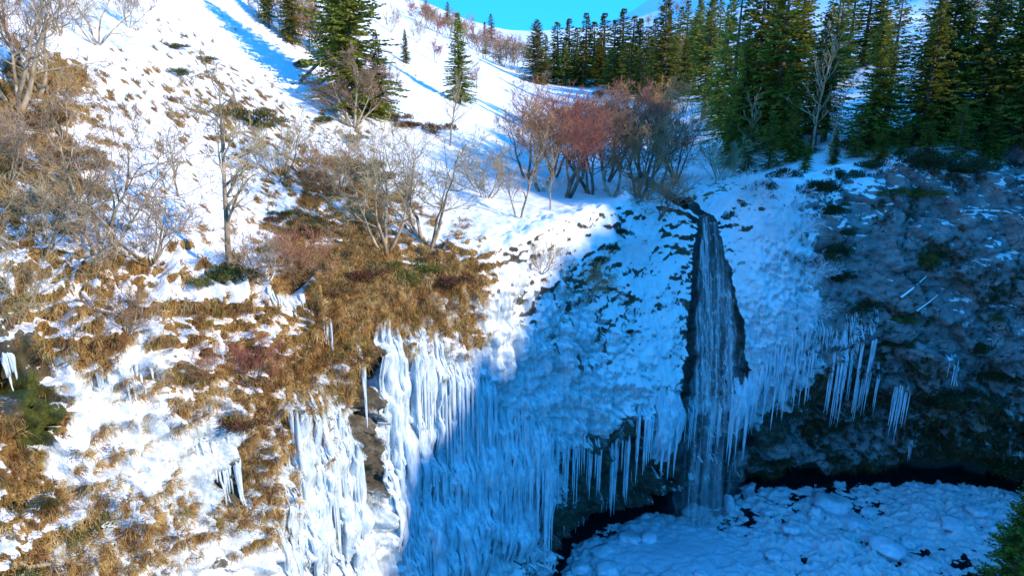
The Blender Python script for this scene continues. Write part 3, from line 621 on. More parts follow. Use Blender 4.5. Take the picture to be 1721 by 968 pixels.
def curtain(label, spans):
    p0 = next(h for h in (hit(q[0], q[1] + dy) for dy in (0, -8, 8, -16, 16, -30, -60) for q in spans[0][0]) if h is not None)[0] if True else 0; origin = np.array(p0); e = empty("ice_curtain", origin); tag(e, label, "ice curtain", "curtains of icicles hanging on the cliff")
    for line, n, l0, l1, r0, r1, stick in spans:
        n = int(n * (1.25 if stick else 1.45))
        pts = np.array(line, float); cum = np.concatenate([[0], np.cumsum(np.hypot(*np.diff(pts, axis=0).T))])
        nc = max(1, int(n / 5)); cc = [((c__ + random.uniform(.1, .9)) / nc * cum[-1], random.uniform(.35, 1) if random.random() < .7 else random.uniform(.8, 1.15)) for c__ in range(nc)]
        for a_ in range(n):
            if stick: u_ = (a_ + random.uniform(0.1, 0.9)) / n * cum[-1]; f = random.random()
            else:
                c0, l_ = cc[a_ % nc]; du = random.gauss(0, 1); u_ = min(max(c0 + du * cum[-1] / nc * .45, 0), cum[-1]); f = l_ * math.exp(-.35 * du * du) * random.uniform(.55, 1)
            px, py = np.interp(u_, cum, pts[:, 0]), np.interp(u_, cum, pts[:, 1]) + random.gauss(0, 6)
            if stick: column(e, origin, px, py, l0 + (l1 - l0) * f, (r0 + (r1 - r0) * random.random() ** 1.6) * stick, random.uniform(0, 50))
            else: icicle(e, origin, px, py, l0 * .6 + (l1 - l0 * .6) * f, r0 + (r1 - r0) * min(1, f) * random.uniform(.4, 1), 0, random.uniform(0, 50))
def drop_empty():
    for o in [o for o in COL.objects if o.name.startswith('ice_curtain') and not o.children]: bpy.data.objects.remove(o)
curtain("widest sunlit curtain of white ice, left of the bare brown rock strip", [([(482,720),(505,665),(540,650),(575,700),(600,770)], 44, 190, 330, .10, .30, 0.0), ([(486,730),(505,680),(540,665),(575,715),(600,775)], 10, 170, 300, .14, .34, 1.0), ([(478,730),(505,660),(540,648),(575,700),(604,775)], 60, 170, 310, .05, .12, 1.0), ([(465,850),(520,790),(605,850)], 50, 100, 190, .05, .13, 1.0)])
curtain("tall straight sunlit white ice column below the tussocky brow", [([(632,548),(648,546),(666,552)], 5, 240, 330, .2, .36, 1.0), ([(630,545),(668,550)], 22, 180, 330, .05, .11, 1.0), ([(640,760),(700,800)], 26, 90, 190, .06, .13, 1.0), ([(632,550),(668,556)], 10, 120, 260, .08, .18, 0.0)])
curtain("single thin ice strip on the brown rock left of the tall column", [([(602,592),(608,590)], 4, 90, 190, .08, .17, 0.0)])
curtain("sunlit ice curtain just right of the tall column", [([(686,552),(700,560),(738,566)], 22, 150, 330, .09, .24, 0.0), ([(690,560),(735,580)], 4, 180, 300, .16, .3, 1.0), ([(686,556),(738,575)], 34, 150, 320, .05, .11, 1.0)])
curtain("ice curtain at the edge of sunlight, half lit and half shaded", [([(752,620),(790,625),(832,650)], 26, 130, 270, .09, .25, 0.0), ([(755,640),(825,680)], 4, 150, 260, .16, .36, 1.0), ([(748,610),(830,660)], 44, 130, 270, .05, .12, 1.0)])
curtain("broad blue shaded curtain reaching toward the bottom edge", [([(700,850),(740,800),(800,760),(850,740)], 26, 150, 230, .12, .30, 0.0), ([(840,690),(880,700),(930,730)], 30, 170, 280, .11, .30, 0.0), ([(720,860),(800,780),(850,730),(930,760)], 8, 130, 230, .16, .4, 1.0), ([(690,880),(740,810),(800,750),(850,720),(935,745)], 90, 120, 260, .05, .14, 1.0)])
curtain("fringe of slim blue icicles under the snowy shaded slope, left of the fall", [([(930,735),(960,745),(1000,742),(1030,748),(1062,738)], 44, 40, 150, .05, .16, 0.0)])
curtain("pair of long pointed blue icicle clusters left beside the waterfall", [([(1068,690),(1098,690)], 12, 80, 150, .10, .25, 0.0)])
curtain("thick pale ice mass hanging right next to the waterfall on its left", [([(1102,662),(1138,660)], 14, 70, 170, .12, .3, 0.0), ([(1104,655),(1136,650)], 5, 90, 150, .3, .5, 1.0)])
curtain("icicles hanging across the foot of the dark water chute", [([(1150,690),(1190,690),(1222,680)], 14, 25, 80, .05, .12, 0.0)])
curtain("pale icicle bunch hanging right beside the waterfall on its right", [([(1226,650),(1250,640),(1290,628)], 26, 50, 140, .07, .24, 0.0), ([(1232,640),(1285,615)], 6, 70, 120, .25, .45, 1.0)])
curtain("ragged icicle fringe under the frosted slope right of the fall", [([(1285,600),(1320,590),(1370,585)], 46, 30, 95, .05, .14, 0.0), ([(1330,560),(1380,545),(1400,560)], 24, 25, 70, .05, .12, 0.0), ([(1290,645),(1350,640)], 16, 25, 70, .04, .1, 0.0)])
curtain("cluster of long thin icicles on the dark rock beside the grey slab", [([(1398,575),(1425,555),(1470,545)], 34, 50, 140, .05, .15, 0.0), ([(1405,640),(1450,625),(1480,600)], 20, 25, 80, .04, .1, 0.0), ([(1420,530),(1475,520)], 16, 25, 60, .04, .1, 0.0)])
curtain("small fan of icicles alone low on the dark right wall", [([(1500,650),(1526,645)], 12, 40, 85, .05, .13, 0.0)])
curtain("small icicle patch below the grey slab, near the right edge", [([(1595,612),(1612,610)], 8, 30, 60, .05, .12, 0.0)])
curtain("small icicle streak high above the right end of the cave", [([(1516,728),(1530,726)], 6, 30, 70, .05, .12, 0.0)])
curtain("short icicles just above the right end of the cave mouth", [([(1545,785),(1575,795)], 12, 24, 55, .04, .10, 0.0)])
curtain("thick white ice tongue at the left edge beside the mossy rock", [([(2,590),(20,600)], 8, 30, 90, .04, .10, 0.0)])
curtain("short row of icicles under a tussock ledge on the left wall", [([(160,625),(200,630),(255,628)], 22, 20, 48, .05, .11, 0.0)])
curtain("narrow ice streak left of the widest sunlit curtain", [([(325,765),(345,750),(395,750)], 18, 70, 140, .07, .15, 0.0)])
curtain("small bright ice fringe on tussock brow left of the tall column", [([(540,545),(558,545)], 7, 26, 50, .06, .11, 0.0)])
curtain("little ice tufts among tussocks above the widest curtain", [([(448,490),(490,488)], 10, 18, 38, .06, .12, 0.0)])
curtain("slim icicles low on the wet dark overhang left of the pool", [([(1010,830),(1060,800)], 8, 20, 60, .03, .08, 0.0), ([(950,880),(1035,870)], 9, 20, 60, .03, .08, 0.0)])
drop_empty()
print("ice", round(time.time() - T0, 1))
# ------------------------------------------------------------------ vegetation
def leafmat(name, stops, scale=1.2, rough=0.7, var=0.25, mixto=None, trans=0.0):
    k = NT(name); n = k.noise(scale, 3, 0.6, k.pos()); oi = k.n("ShaderNodeObjectInfo")
    c = k.ramp(n, stops)
    if mixto: c = k.mixc(k.math('MULTIPLY', k.step(k.noise(.55, 3, .65, k.pos()), .46, .62), .75), c, mixto[0]); c = k.mixc(k.math('MULTIPLY', k.step(k.noise(.8, 3, .65, k.pos((1, 1.3, .8))), .54, .66), .7), c, mixto[1])
    hs = k.n("ShaderNodeHueSaturation"); k.l(c, hs.inputs['Color'])
    k.l(k.math('ADD', k.math('MULTIPLY', oi.outputs['Random'], var * 2), 1 - var), hs.inputs['Value'])
    k.l(k.math('ADD', k.math('MULTIPLY', oi.outputs['Random'], 0.05), 0.475), hs.inputs['Hue'])
    k.l(hs.outputs[0], k.b.inputs['Base Color']); k.b.inputs['Roughness'].default_value = rough
    if trans:
        tr_ = k.n("ShaderNodeBsdfTranslucent"); k.l(hs.outputs[0], tr_.inputs['Color']); mx = k.n("ShaderNodeMixShader"); mx.inputs[0].default_value = trans
        k.l(k.b.outputs[0], mx.inputs[1]); k.l(tr_.outputs[0], mx.inputs[2]); k.l(mx.outputs[0], k.out.inputs[0])
    return k.m
M['needle'] = leafmat("fir_needles", [(0.3, (0.045, 0.072, 0.014)), (0.5, (0.17, 0.185, 0.022)), (0.7, (0.40, 0.35, 0.04))], 1.6, trans=0.4)
M['firbark'] = simple("fir_bark", [(0.35, (0.06, 0.05, 0.04)), (0.65, (0.16, 0.14, 0.12))], 6, stretch=(1, 1, .3), bump=.4)
M['palebark'] = simple("birch_bark", [(0.3, (0.09, 0.075, 0.055)), (0.5, (0.32, 0.255, 0.165)), (0.68, (0.56, 0.47, 0.33))], 2.6, stretch=(1, 1, .5), bump=.4)
M['darkbark'] = simple("grey_bark", [(0.35, (0.07, 0.058, 0.045)), (0.6, (0.20, 0.17, 0.125)), (0.75, (0.32, 0.28, 0.21))], 2.6, stretch=(1, 1, .5), bump=.4)
M['twig'] = leafmat("tan_twigs", [(0.35, (0.24, 0.165, 0.09)), (0.65, (0.48, 0.355, 0.20))], .7, var=.15)
M['redtwig'] = leafmat("reddish_twigs", [(0.35, (0.26, 0.105, 0.055)), (0.65, (0.48, 0.225, 0.12))], .7, var=.15)
M['olive'] = leafmat("juniper_leaves", [(0.3, (0.035, 0.042, 0.008)), (0.5, (0.10, 0.105, 0.017)), (0.7, (0.20, 0.17, 0.035))], 1.5)
M['darkgreen'] = leafmat("spruce_shrub_leaves", [(0.3, (0.016, 0.034, 0.010)), (0.6, (0.04, 0.06, 0.015)), (0.75, (0.08, 0.085, 0.02))], 1.5)
M['heather'] = leafmat("heather_stems", [(0.3, (0.08, 0.038, 0.016)), (0.6, (0.19, 0.095, 0.035)), (0.75, (0.28, 0.17, 0.06))], 1.5)
M['straw'] = leafmat("dry_grass", [(0.30, (0.16, 0.09, 0.03)), (0.43, (0.39, 0.24, 0.072)), (0.55, (0.62, 0.43, 0.14)), (0.68, (0.78, 0.63, 0.29))], 1.4, var=0.0, mixto=((0.20, 0.105, 0.038), (0.25, 0.235, 0.05)), trans=0.3)
M['snowclump'] = simple("snow_clumps", [(0.3, (0.78, 0.82, 0.86)), (0.7, (0.90, 0.91, 0.92))], 4)

def tube(path, radii, ns, V, F):
    path = np.asarray(path, float); n0 = len(V); prev = None
    d = np.gradient(path, axis=0)
    for a_ in range(len(path)):
        t = d[a_] / (np.linalg.norm(d[a_]) + 1e-9)
        if prev is None: prev = np.cross(t, (0.31, 0.87, 0.4)); 
        u_ = prev - t * (prev @ t); u_ /= np.linalg.norm(u_) + 1e-9; w_ = np.cross(t, u_); prev = u_
        for q in range(ns):
            an = 2 * math.pi * q / ns
            V.append(path[a_] + (u_ * math.cos(an) + w_ * math.sin(an)) * radii[a_])
    for a_ in range(len(path) - 1):
        for q in range(ns):
            F.append((n0 + a_ * ns + q, n0 + a_ * ns + (q + 1) % ns, n0 + (a_ + 1) * ns + (q + 1) % ns, n0 + (a_ + 1) * ns + q))

def batch_tubes(groups):
    VV_, FF_, base = [], [], 0
    for (n, ns), lst in groups.items():
        P_ = np.array([a for a, _ in lst]); R_ = np.array([b for _, b in lst]); k_ = len(P_)
        T_ = np.gradient(P_, axis=1); T_ /= np.linalg.norm(T_, axis=2)[:, :, None] + 1e-9
        U_ = np.cross(T_, np.array([0.31, 0.57, 0.23])); U_ /= np.linalg.norm(U_, axis=2)[:, :, None] + 1e-9; W_ = np.cross(T_, U_)
        an = 2 * np.pi * np.arange(ns) / ns
        V_ = P_[:, :, None, :] + (U_[:, :, None, :] * np.cos(an)[None, None, :, None] + W_[:, :, None, :] * np.sin(an)[None, None, :, None]) * R_[:, :, None, None]
        idx = np.arange(k_ * n * ns).reshape(k_, n, ns) + base; nx = np.roll(idx, -1, axis=2)
        FF_.append(np.stack([idx[:, :-1], nx[:, :-1], nx[:, 1:], idx[:, 1:]], -1).reshape(-1, 4)); VV_.append(V_.reshape(-1, 3)); base += k_ * n * ns
    return np.concatenate(VV_), np.concatenate(FF_)

def sprays_to_mesh(B, Dr, W, L):
    """thin leaf-shaped faces: base B, direction Dr (unit), width vector W, length L -> kite quads"""
    n = len(B); V = np.empty((n * 4, 3)); V[0::4] = B; V[1::4] = B + Dr * (L * .55)[:, None] + W; V[2::4] = B + Dr * L[:, None]; V[3::4] = B + Dr * (L * .55)[:, None] - W
    return V, np.arange(n * 4).reshape(-1, 4)

def proto_conifer(H, Rb, seed, whorl=0.30, taper=0.85, bare=0.06, dens=1.0, wid=0.07):
    rg = np.random.RandomState(seed); B, Dr, W, L = [], [], [], []; TV, TF = [], []
    lean = rg.normal(0, 0.012, 2)
    zz = np.linspace(0, H, 9); tube(np.stack([lean[0] * zz, lean[1] * zz, zz], 1), np.interp(zz, [0, H], [0.018 * H, 0.01]), 7, TV, TF)
    h = bare * H
    lop = rg.uniform(0, 6.28); sk = rg.uniform(0.0, 0.18)
    while h < H - 0.12:
        f = h / H; prof = (1 - f) ** taper * (0.55 + 0.45 * min(1, f / 0.12)) ; nb = max(4, int(5 + 4 * (1 - f)))
        for q in range(nb):
            if rg.rand() < 0.08: continue
            az = rg.uniform(0, 6.283); Lb = Rb * prof * rg.uniform(0.6, 1.15) * (1 + sk * math.cos(az - lop)) + 0.12
            el = math.radians(-16 + 52 * f ** 1.6 + rg.normal(0, 7)); n = max(3, int(Lb / (0.14 / dens)))
            t = (np.arange(n) + rg.rand(n)) / n
            hx = Lb * t * math.cos(el); hz = Lb * (t * math.sin(el) - 0.22 * t ** 2 * (1 - f) + 0.16 * t ** 3)
            ca, sa = math.cos(az), math.sin(az)
            pb = np.stack([lean[0] * h + hx * ca, lean[1] * h + hx * sa, h + hz + rg.normal(0, 0.02, n)], 1)
            for sgn in (-1, 1, 0):
                ang = az + sgn * rg.uniform(0.6, 1.15, n) + rg.normal(0, .15, n); dz = rg.normal(-0.22, 0.2, n) - 0.15 * (sgn == 0)
                dv = np.stack([np.cos(ang), np.sin(ang), dz], 1); dv /= np.linalg.norm(dv, axis=1)[:, None]
                ll = (0.20 + 0.34 * (1 - t)) * min(1.0, 0.5 + Lb / 3.0) * rg.uniform(0.7, 1.3, n)
                wv = np.cross(dv, rg.normal(0, 1, (n, 3))); wv /= np.linalg.norm(wv, axis=1)[:, None] + 1e-9
                B.append(pb); Dr.append(dv); W.append(wv * wid * rg.uniform(0.6, 1.2, n)[:, None]); L.append(ll)
        h += whorl * rg.uniform(0.7, 1.3) * (0.55 + 0.45 * (1 - f))
    V, F = sprays_to_mesh(np.concatenate(B), np.concatenate(Dr), np.concatenate(W), np.concatenate(L))
    tr = bpy.data.meshes.new("conifer_trunk"); tr.from_pydata([tuple(v) for v in TV], [], TF); tr.materials.append(M['firbark'])
    o = link_mesh("tmp", V, F, M['needle'], smooth=False); cr = o.data; bpy.data.objects.remove(o)
    return {'H': H, 'parts': [("trunk", tr), ("crown", cr)]}

def proto_bare(H, seed, stems=1, spread=0.35, levels=4, kids=(7, 6, 5, 4), r0=0.13, wig=0.22, up=0.10, ratio=0.62, start=0.3, twigmat='twig', barkmat='palebark', twr=0.012, crownflat=0.0, trunkwig=0.55):
    rg = np.random.RandomState(seed); GT, GB = {}, {}
    def grow(p, d, Ln, r, lv):
        nseg = (7, 5, 4, 3, 2)[min(lv, 4)]; pts = [p]; rad = [r]; dirs = [d]; q = p; dd = d
        for a_ in range(nseg):
            dd = dd + rg.normal(0, wig * (1.0 if lv else trunkwig), 3) + np.array([0, 0, up]) ; dd = dd / np.linalg.norm(dd)
            q = q + dd * Ln / nseg; pts.append(q); dirs.append(dd); rad.append(max(r * (1 - 0.85 * (a_ + 1) / nseg), twr * 0.6))
        ns = (7, 5, 4, 3, 3)[min(lv, 4)]
        (GT if lv <= 1 else GB).setdefault((nseg + 1, ns), []).append((pts, rad))
        if lv >= levels: return
        n = kids[min(lv, len(kids) - 1)]
        for a_ in range(n):
            t = start + (1 - start) * (a_ + rg.rand()) / n if lv == 0 else 0.15 + 0.85 * (a_ + rg.rand()) / n
            k_ = min(int(t * nseg), nseg - 1); fr = t * nseg - k_; b0 = pts[k_] * (1 - fr) + pts[k_ + 1] * fr; di = dirs[k_ + 1]
            perp = rg.normal(0, 1, 3); perp[2] *= (1 - crownflat); perp -= di * (perp @ di); perp /= np.linalg.norm(perp)
            an = rg.uniform(0.5, 1.05) if lv == 0 else rg.uniform(0.4, 0.95)
            nd = di * math.cos(an) + perp * math.sin(an); nd[2] += up * 0.8; nd /= np.linalg.norm(nd)
            rr = max(rad[k_] * rg.uniform(0.45, 0.65), twr)
            grow(b0, nd, Ln * ratio * rg.uniform(0.65, 1.15) * (1.12 - 0.5 * t), rr, lv + 1)
    for s_ in range(stems):
        az = 6.283 * s_ / stems + rg.uniform(-.5, .5); tl = spread * rg.uniform(0.5, 1.2) if stems > 1 else spread * 0.15
        d = np.array([math.cos(az) * tl, math.sin(az) * tl, 1.0]); d /= np.linalg.norm(d)
        grow(np.array([math.cos(az) * 0.12, math.sin(az) * 0.12, -0.25]) * (stems > 1) + np.array([0, 0, -0.2]) * (stems == 1), d, H * 0.78 * rg.uniform(0.75, 1.05), r0 * rg.uniform(0.7, 1.1), 0)
    def mk(nm, V, F, m):
        o = link_mesh("tmp", V, F, m); me = o.data; me.name = nm; bpy.data.objects.remove(o); return me
    VT, FT = batch_tubes(GT); VB, FB = batch_tubes(GB); top = VB[:, 2].max()
    return {'H': top, 'parts': [("trunk", mk("bare_trunk", VT, FT, M[barkmat])), ("twigs", mk("bare_twigs", VB, FB, M[twigmat]))]}

def proto_shrub(seed, mat, n=2600, rad=1.0, hh=0.75, leaf=0.10, wid=0.02, lobes=7):
    rg = np.random.RandomState(seed); cen = np.stack([rg.normal(0, .42, lobes), rg.normal(0, .42, lobes), rg.uniform(0.1, .55, lobes)], 1) * rad
    c = cen[rg.randint(0, lobes, n)]; d = rg.normal(0, 1, (n, 3)); d /= np.linalg.norm(d, axis=1)[:, None]; d[:, 2] = np.abs(d[:, 2]) * .9
    B = c + d * (rg.rand(n, 1) ** 0.45) * 0.46 * rad; B[:, 2] *= hh; B[:, 2] = np.maximum(B[:, 2], -0.1)
    dv = d + rg.normal(0, .45, (n, 3)) + np.array([0, 0, .45]); dv /= np.linalg.norm(dv, axis=1)[:, None]
    wv = np.cross(dv, rg.normal(0, 1, (n, 3))); wv /= np.linalg.norm(wv, axis=1)[:, None]
    V, F = sprays_to_mesh(B, dv, wv * wid * rg.uniform(.6, 1.3, (n, 1)), leaf * rg.uniform(.6, 1.6, n))
    o = link_mesh("tmp", V, F, mat, smooth=False); me = o.data; me.name = "shrub_leaves"; bpy.data.objects.remove(o)
    SV, SF = [], []
    for q in range(9):
        az = rg.uniform(0, 6.28); L_ = rg.uniform(.5, .95) * rad; p1 = np.array([math.cos(az) * .25, math.sin(az) * .25, .35 * hh]) * L_
        tube([(0, 0, -.1), p1, p1 * 1.0 + np.array([math.cos(az) * .3, math.sin(az) * .3, .35 * hh]) * L_], [.022 * rad, .016 * rad, .005 * rad], 4, SV, SF)
    st = bpy.data.meshes.new("shrub_stems"); st.from_pydata([tuple(v) for v in SV], [], SF); st.materials.append(M['darkbark'])
    return {'H': rad * hh, 'R': rad, 'parts': [("foliage", me), ("stems", st)]}

NAMES = {}
def place(proto, name, pos, scale, label, cat, group=None, rz=None, tilt=(0, 0), sxy=1.0):
    e = empty(name, tuple(pos)); e.rotation_euler = (tilt[0], tilt[1], random.uniform(0, 6.28) if rz is None else rz); e.scale = (scale * sxy, scale * sxy, scale)
    for nm, me in proto['parts']:
        o = bpy.data.objects.new(nm, me); COL.objects.link(o); o.parent = e
        if nm in ('twigs', 'crown', 'foliage', 'stems'): o['kind'] = 'stuff'
    tag(e, label, cat, group); return e
def dist_scale(p): return np.linalg.norm(p - CAM) / FPX
def spot(px, py):
    h = hit(px, py)
    if h is None:
        for dy in range(2, 60, 3):
            h = hit(px, py + dy)
            if h is not None: break
    return h[0]
ORD = ["first", "second", "third", "fourth", "fifth", "sixth", "seventh", "eighth", "ninth", "tenth", "eleventh", "twelfth", "thirteenth", "fourteenth", "fifteenth", "sixteenth", "seventeenth", "eighteenth", "nineteenth", "twentieth"]

CON = [proto_conifer(14, 2.7, 1), proto_conifer(14, 2.3, 2, taper=0.75), proto_conifer(14, 3.2, 3, taper=0.7, bare=.02), proto_conifer(14, 2.5, 4, taper=1.0, bare=.16)]
CON += [proto_conifer(14, 3.0, 8, whorl=.48, taper=.8, bare=.05, dens=.8, wid=.06), proto_conifer(14, 2.6, 9, whorl=.42, taper=.6, bare=.1, dens=.8, wid=.06)]
CONFAR = [proto_conifer(14, 2.2, 5, whorl=.5, dens=.6, wid=.12), proto_conifer(14, 2.6, 6, whorl=.5, dens=.6, wid=.12, taper=.75)]
YOUNG = [proto_conifer(5, 1.3, 7, whorl=.22, wid=.045, bare=.02)]
print("conifers", round(time.time() - T0, 1))
def conifer(px, pyb, pyt, lab, pr, name="fir_tree", group=None, w=1.0):
    p = spot(px, pyb); H = (pyb - pyt) * dist_scale(p) * 1.03
    place(pr, name, p - np.array([0, 0, 0.15]), H / pr['H'], lab, "tree", group, sxy=w * 1.3 * random.uniform(.9, 1.12), tilt=(random.gauss(0, .012), random.gauss(0, .012)))
g1 = "fir trees on the left slope"
for a_ in [(600,190,-110,"tall dark fir rising out of the top edge behind the round bare tree",CON[2],.92),(640,196,70,"low fir behind the right side of the round bare tree",CON[0],1.0),(572,120,-60,"fir at top edge just left of the tallest left-slope fir",CON[1],1.0),
           (490,75,-50,"fir among brown brush at the top edge, left of the tall firs",CON[1],.9),(452,48,-40,"leftmost fir among brown brush at the top edge",CON[3],.9),
           (682,107,56,"small pale green fir alone on the white slope under the ridge",CON[1],1.0),(772,174,40,"medium fir standing alone on the snow slope above the striped shadows",CON[0],1.05)]: conifer(*a_[:5], group=g1, w=a_[5])
g2 = "small fir trees along the left skyline"
for a_ in [(716,24,0,"leftmost small fir poking above brush on left skyline",CONFAR[0]),(752,42,9,"small fir standing clear against the blue sky",CONFAR[1]),(816,92,44,"slim fir in reddish brush below the skyline, leftmost of three",CONFAR[0]),(826,70,30,"dark fir on the left skyline above the slim fir",CONFAR[1]),(840,108,78,"short dark fir at the right end of the reddish brush",CONFAR[1])]: conifer(*a_[:5], group=g2, w=1.35)
g3 = "dark far firs at the head of the valley"
far = [(916,120,66),(938,130,48),(955,132,44),(968,126,56),(984,132,36),(998,130,48),(1014,126,36),(1030,130,46),(1044,128,30),(1060,128,40),(1072,126,44),(1086,138,56),(1098,120,44),(1046,150,82),(1070,156,86),(1034,148,90)]
for n_, (px, b_, t_) in enumerate(far): conifer(px, b_, t_, ("dark far fir at the valley head, %s from the left in the back row" % ORD[n_]) if n_ < 13 else ("dark fir, %s of three below the back row at the valley head" % ["middle", "right", "left"][n_ - 13]), CONFAR[n_ % 2], group=g3, w=1.75)
far3 = [(1122,104,36),(1138,112,26),(1152,96,16),(1172,100,8),(1190,84,4),(1206,100,14),(1130,146,66),(1150,160,80),(1094,172,92),(1160,130,44)]
far3.sort()
for n_, (px, b_, t_) in enumerate(far3): conifer(px, b_, t_, "fir on the wooded slope between the middle fir and right stand, %s from left" % ORD[n_], CON[(n_ * 3) % 4] if b_ > 125 else CONFAR[n_ % 2], group="firs on the wooded slope behind the fall", w=1.2)
conifer(904,140,46,"broad bushy fir on the left end of the valley firs, above the reddish grove",CON[2],w=1.25)
conifer(1008,142,74,"sunlit pointed fir in front of the dark back row",CON[2],w=1.15)
conifer(1112,185,10,"tall lit fir near the middle, right of the dark back row",CON[0],w=1.05)
conifer(1107,190,121,"bright young fir in front of the tall middle fir",YOUNG[0])
g4 = "firs of the dense right-hand stand"
right = [(1165,150,14,3),(1182,200,6,0),(1208,215,30,1),(1222,255,-6,2),(1240,262,70,1),(1262,250,-40,0),(1284,240,10,1),(1300,248,-30,3),(1326,225,-36,0),(1316,250,110,1)]
right.sort()
for n_, a_ in enumerate(right): conifer(a_[0], a_[1], a_[2], "fir in the dense stand right of the stream, %s from its left end" % ORD[n_], CON[(a_[3] + n_ * 3) % 6], group=g4, w=1.0)
right2 = [(1366,246,60,3),(1384,238,15,0),(1402,150,-10,1),(1424,118,-24,1),(1448,112,-30,2),(1462,250,70,1),(1476,106,-26,0),(1484,236,30,0),(1548,242,50,3),(1562,120,-30,1),(1578,226,8,0),(1590,236,70,1),(1636,240,35,2),(1655,150,-40,0),(1676,236,-14,2),(1700,242,5,0),(1722,248,30,2)]
for n_, a_ in enumerate(right2): conifer(a_[0], a_[1], a_[2], "fir on the brow above the grey rock slab, %s from the left" % ORD[n_], CON[(a_[3] + n_ * 5) % 6], group="firs on the brow above the rock slab", w=.95)
low = [(1228,280,196,0),(1256,292,205,4),(1292,284,200,5),(1328,272,176,1),(1352,292,236,3),(1440,264,190,4),(1512,264,196,5),(1606,266,188,4),(1662,270,196,0),(1480,268,222,2),(1556,272,216,2),(1400,275,225,1)]; low.sort()
for n_, a_ in enumerate(low): conifer(a_[0], a_[1], a_[2], "short young fir in front along the brow right of the fall, %s from left" % ORD[n_], CON[a_[3]], group="short firs along the front of the right brow", w=1.25)
fill = [(930,140,84),(948,144,78),(966,142,82),(980,146,76),(1028,150,88),(1058,158,82),(1074,168,96),(1088,150,72)]
for n_, (px, b_, t_) in enumerate(fill): conifer(px, b_, t_, "dark bushy fir in the front row of the valley head firs, %s from left" % ORD[n_], CONFAR[(n_ + 1) % 2], group=g3, w=1.9)
q = np.array([40.9, 46.6, 0.3]); place(CON[2], "fir_tree", q, 12.0 / 14, "dark fir in the bottom right corner, in front of the snowy pool", "tree", rz=1.0)
print("conifers placed", round(time.time() - T0, 1))
# ---- bare trees
GROVE = [proto_bare(9, 11, stems=3, spread=.55, kids=(7, 7, 6, 4), r0=.15, twigmat='redtwig', barkmat='darkbark', twr=.012),
         proto_bare(9, 12, stems=2, spread=.45, kids=(9, 8, 6, 4), r0=.17, twigmat='redtwig', barkmat='palebark', twr=.012),
         proto_bare(9, 13, stems=4, spread=.6, kids=(6, 7, 6, 4), r0=.13, twigmat='redtwig', barkmat='darkbark', twr=.012)]
WIDE = [proto_bare(9, 21, stems=5, spread=.85, kids=(6, 5, 4, 3), r0=.12, wig=.26, up=.05, twr=.013),
        proto_bare(9, 22, stems=4, spread=.7, kids=(7, 5, 4, 3), r0=.13, wig=.26, up=.04, twr=.013)]
SLIM = [proto_bare(9, 31, stems=1, kids=(18, 7, 5), levels=3, r0=.10, wig=.16, up=.12, ratio=.36, twr=.011, start=.25),
        proto_bare(9, 32, stems=2, spread=.3, kids=(14, 7, 5), levels=3, r0=.09, wig=.18, up=.10, ratio=.36, twr=.011, start=.25)]
GNARL = [proto_bare(10, 43, stems=1, kids=(15, 8, 7, 4), levels=4, r0=.21, wig=.25, up=.015, ratio=.40, twr=.012, start=.22, barkmat='palebark', crownflat=.5, trunkwig=.16)]
ROUND = [proto_bare(6, 51, stems=6, spread=.8, kids=(7, 7, 6, 4), levels=4, r0=.09, wig=.16, up=.06, ratio=.52, twr=.010, start=.25, barkmat='palebark')]
BUSH = [proto_bare(3, 61, stems=11, spread=1.0, kids=(6, 6, 4), levels=3, r0=.035, wig=.24, up=.04, twr=.008),
        proto_bare(3, 62, stems=12, spread=.8, kids=(6, 6, 4), levels=3, r0=.035, wig=.22, up=.06, twr=.008, twigmat='redtwig', barkmat='darkbark')]
FARB = [proto_bare(6, 71, stems=3, spread=.5, kids=(7, 7, 5), levels=3, r0=.09, twr=.020, twigmat='redtwig', barkmat='palebark'),
        proto_bare(6, 72, stems=4, spread=.6, kids=(6, 7, 5), levels=3, r0=.08, twr=.020, twigmat='twig', barkmat='palebark')]
print("bare protos", round(time.time() - T0, 1))
def bare(px, pyb, hpx, lab, pr, name="bare_tree", group=None, w=1.0, rz=None, tilt=None, cat="tree"):
    p = spot(px, pyb); H = hpx * dist_scale(p)
    place(pr, name, p, H / pr['H'], lab, cat, group, sxy=w, rz=rz, tilt=tilt or (random.gauss(0, .05), random.gauss(0, .05)))
gg = "reddish bare trees of the grove above the fall"
for n_, a_ in enumerate([(884,300,140,0,1.),(908,322,175,1,1.),(932,296,165,2,1.),(952,332,190,0,1.1),(976,300,165,1,1.),(994,326,180,2,1.1),(1020,305,165,0,1.),(1030,330,150,1,1.),(1074,332,175,2,1.1),(1082,300,160,0,1.),(1104,318,140,1,1.1),(1135,300,120,2,1.2),(1052,285,150,1,1.1)]):
    bare(a_[0], a_[1], a_[2], ["leftmost bare tree of the reddish grove, at its edge of snow", "pale double-stemmed bare tree near the left end of the grove", "bare tree behind the pale double stem in the grove", "many-stemmed dark tree left of the grove's middle", "bare tree behind the grove's left middle", "wide bare tree at the middle front of the grove", "bare tree at the middle back of the grove", "lower bare tree right of the grove's middle front", "dark forked tree with two thick trunks at the grove's right front", "bare tree behind the dark forked tree", "bare tree right of the dark forked trunks", "rightmost spreading dark bare tree leaning over the stream", "bare tree at the back of the grove, right of middle"][n_], GROVE[a_[3]], group=gg, w=a_[4] * 1.25)
bare(385,447,318,"tall gnarled bare tree with one thick trunk standing alone on left slope",GNARL[0],w=.85,rz=.6,tilt=(0,.02))
bare(175,436,262,"leaning many-stemmed bare birch at left, above the cliff ledges",WIDE[0],rz=1.2)
bare(650,424,225,"spreading bare tree on the brow, left one of the pair above ice columns",WIDE[1],rz=2.4,w=1.05)
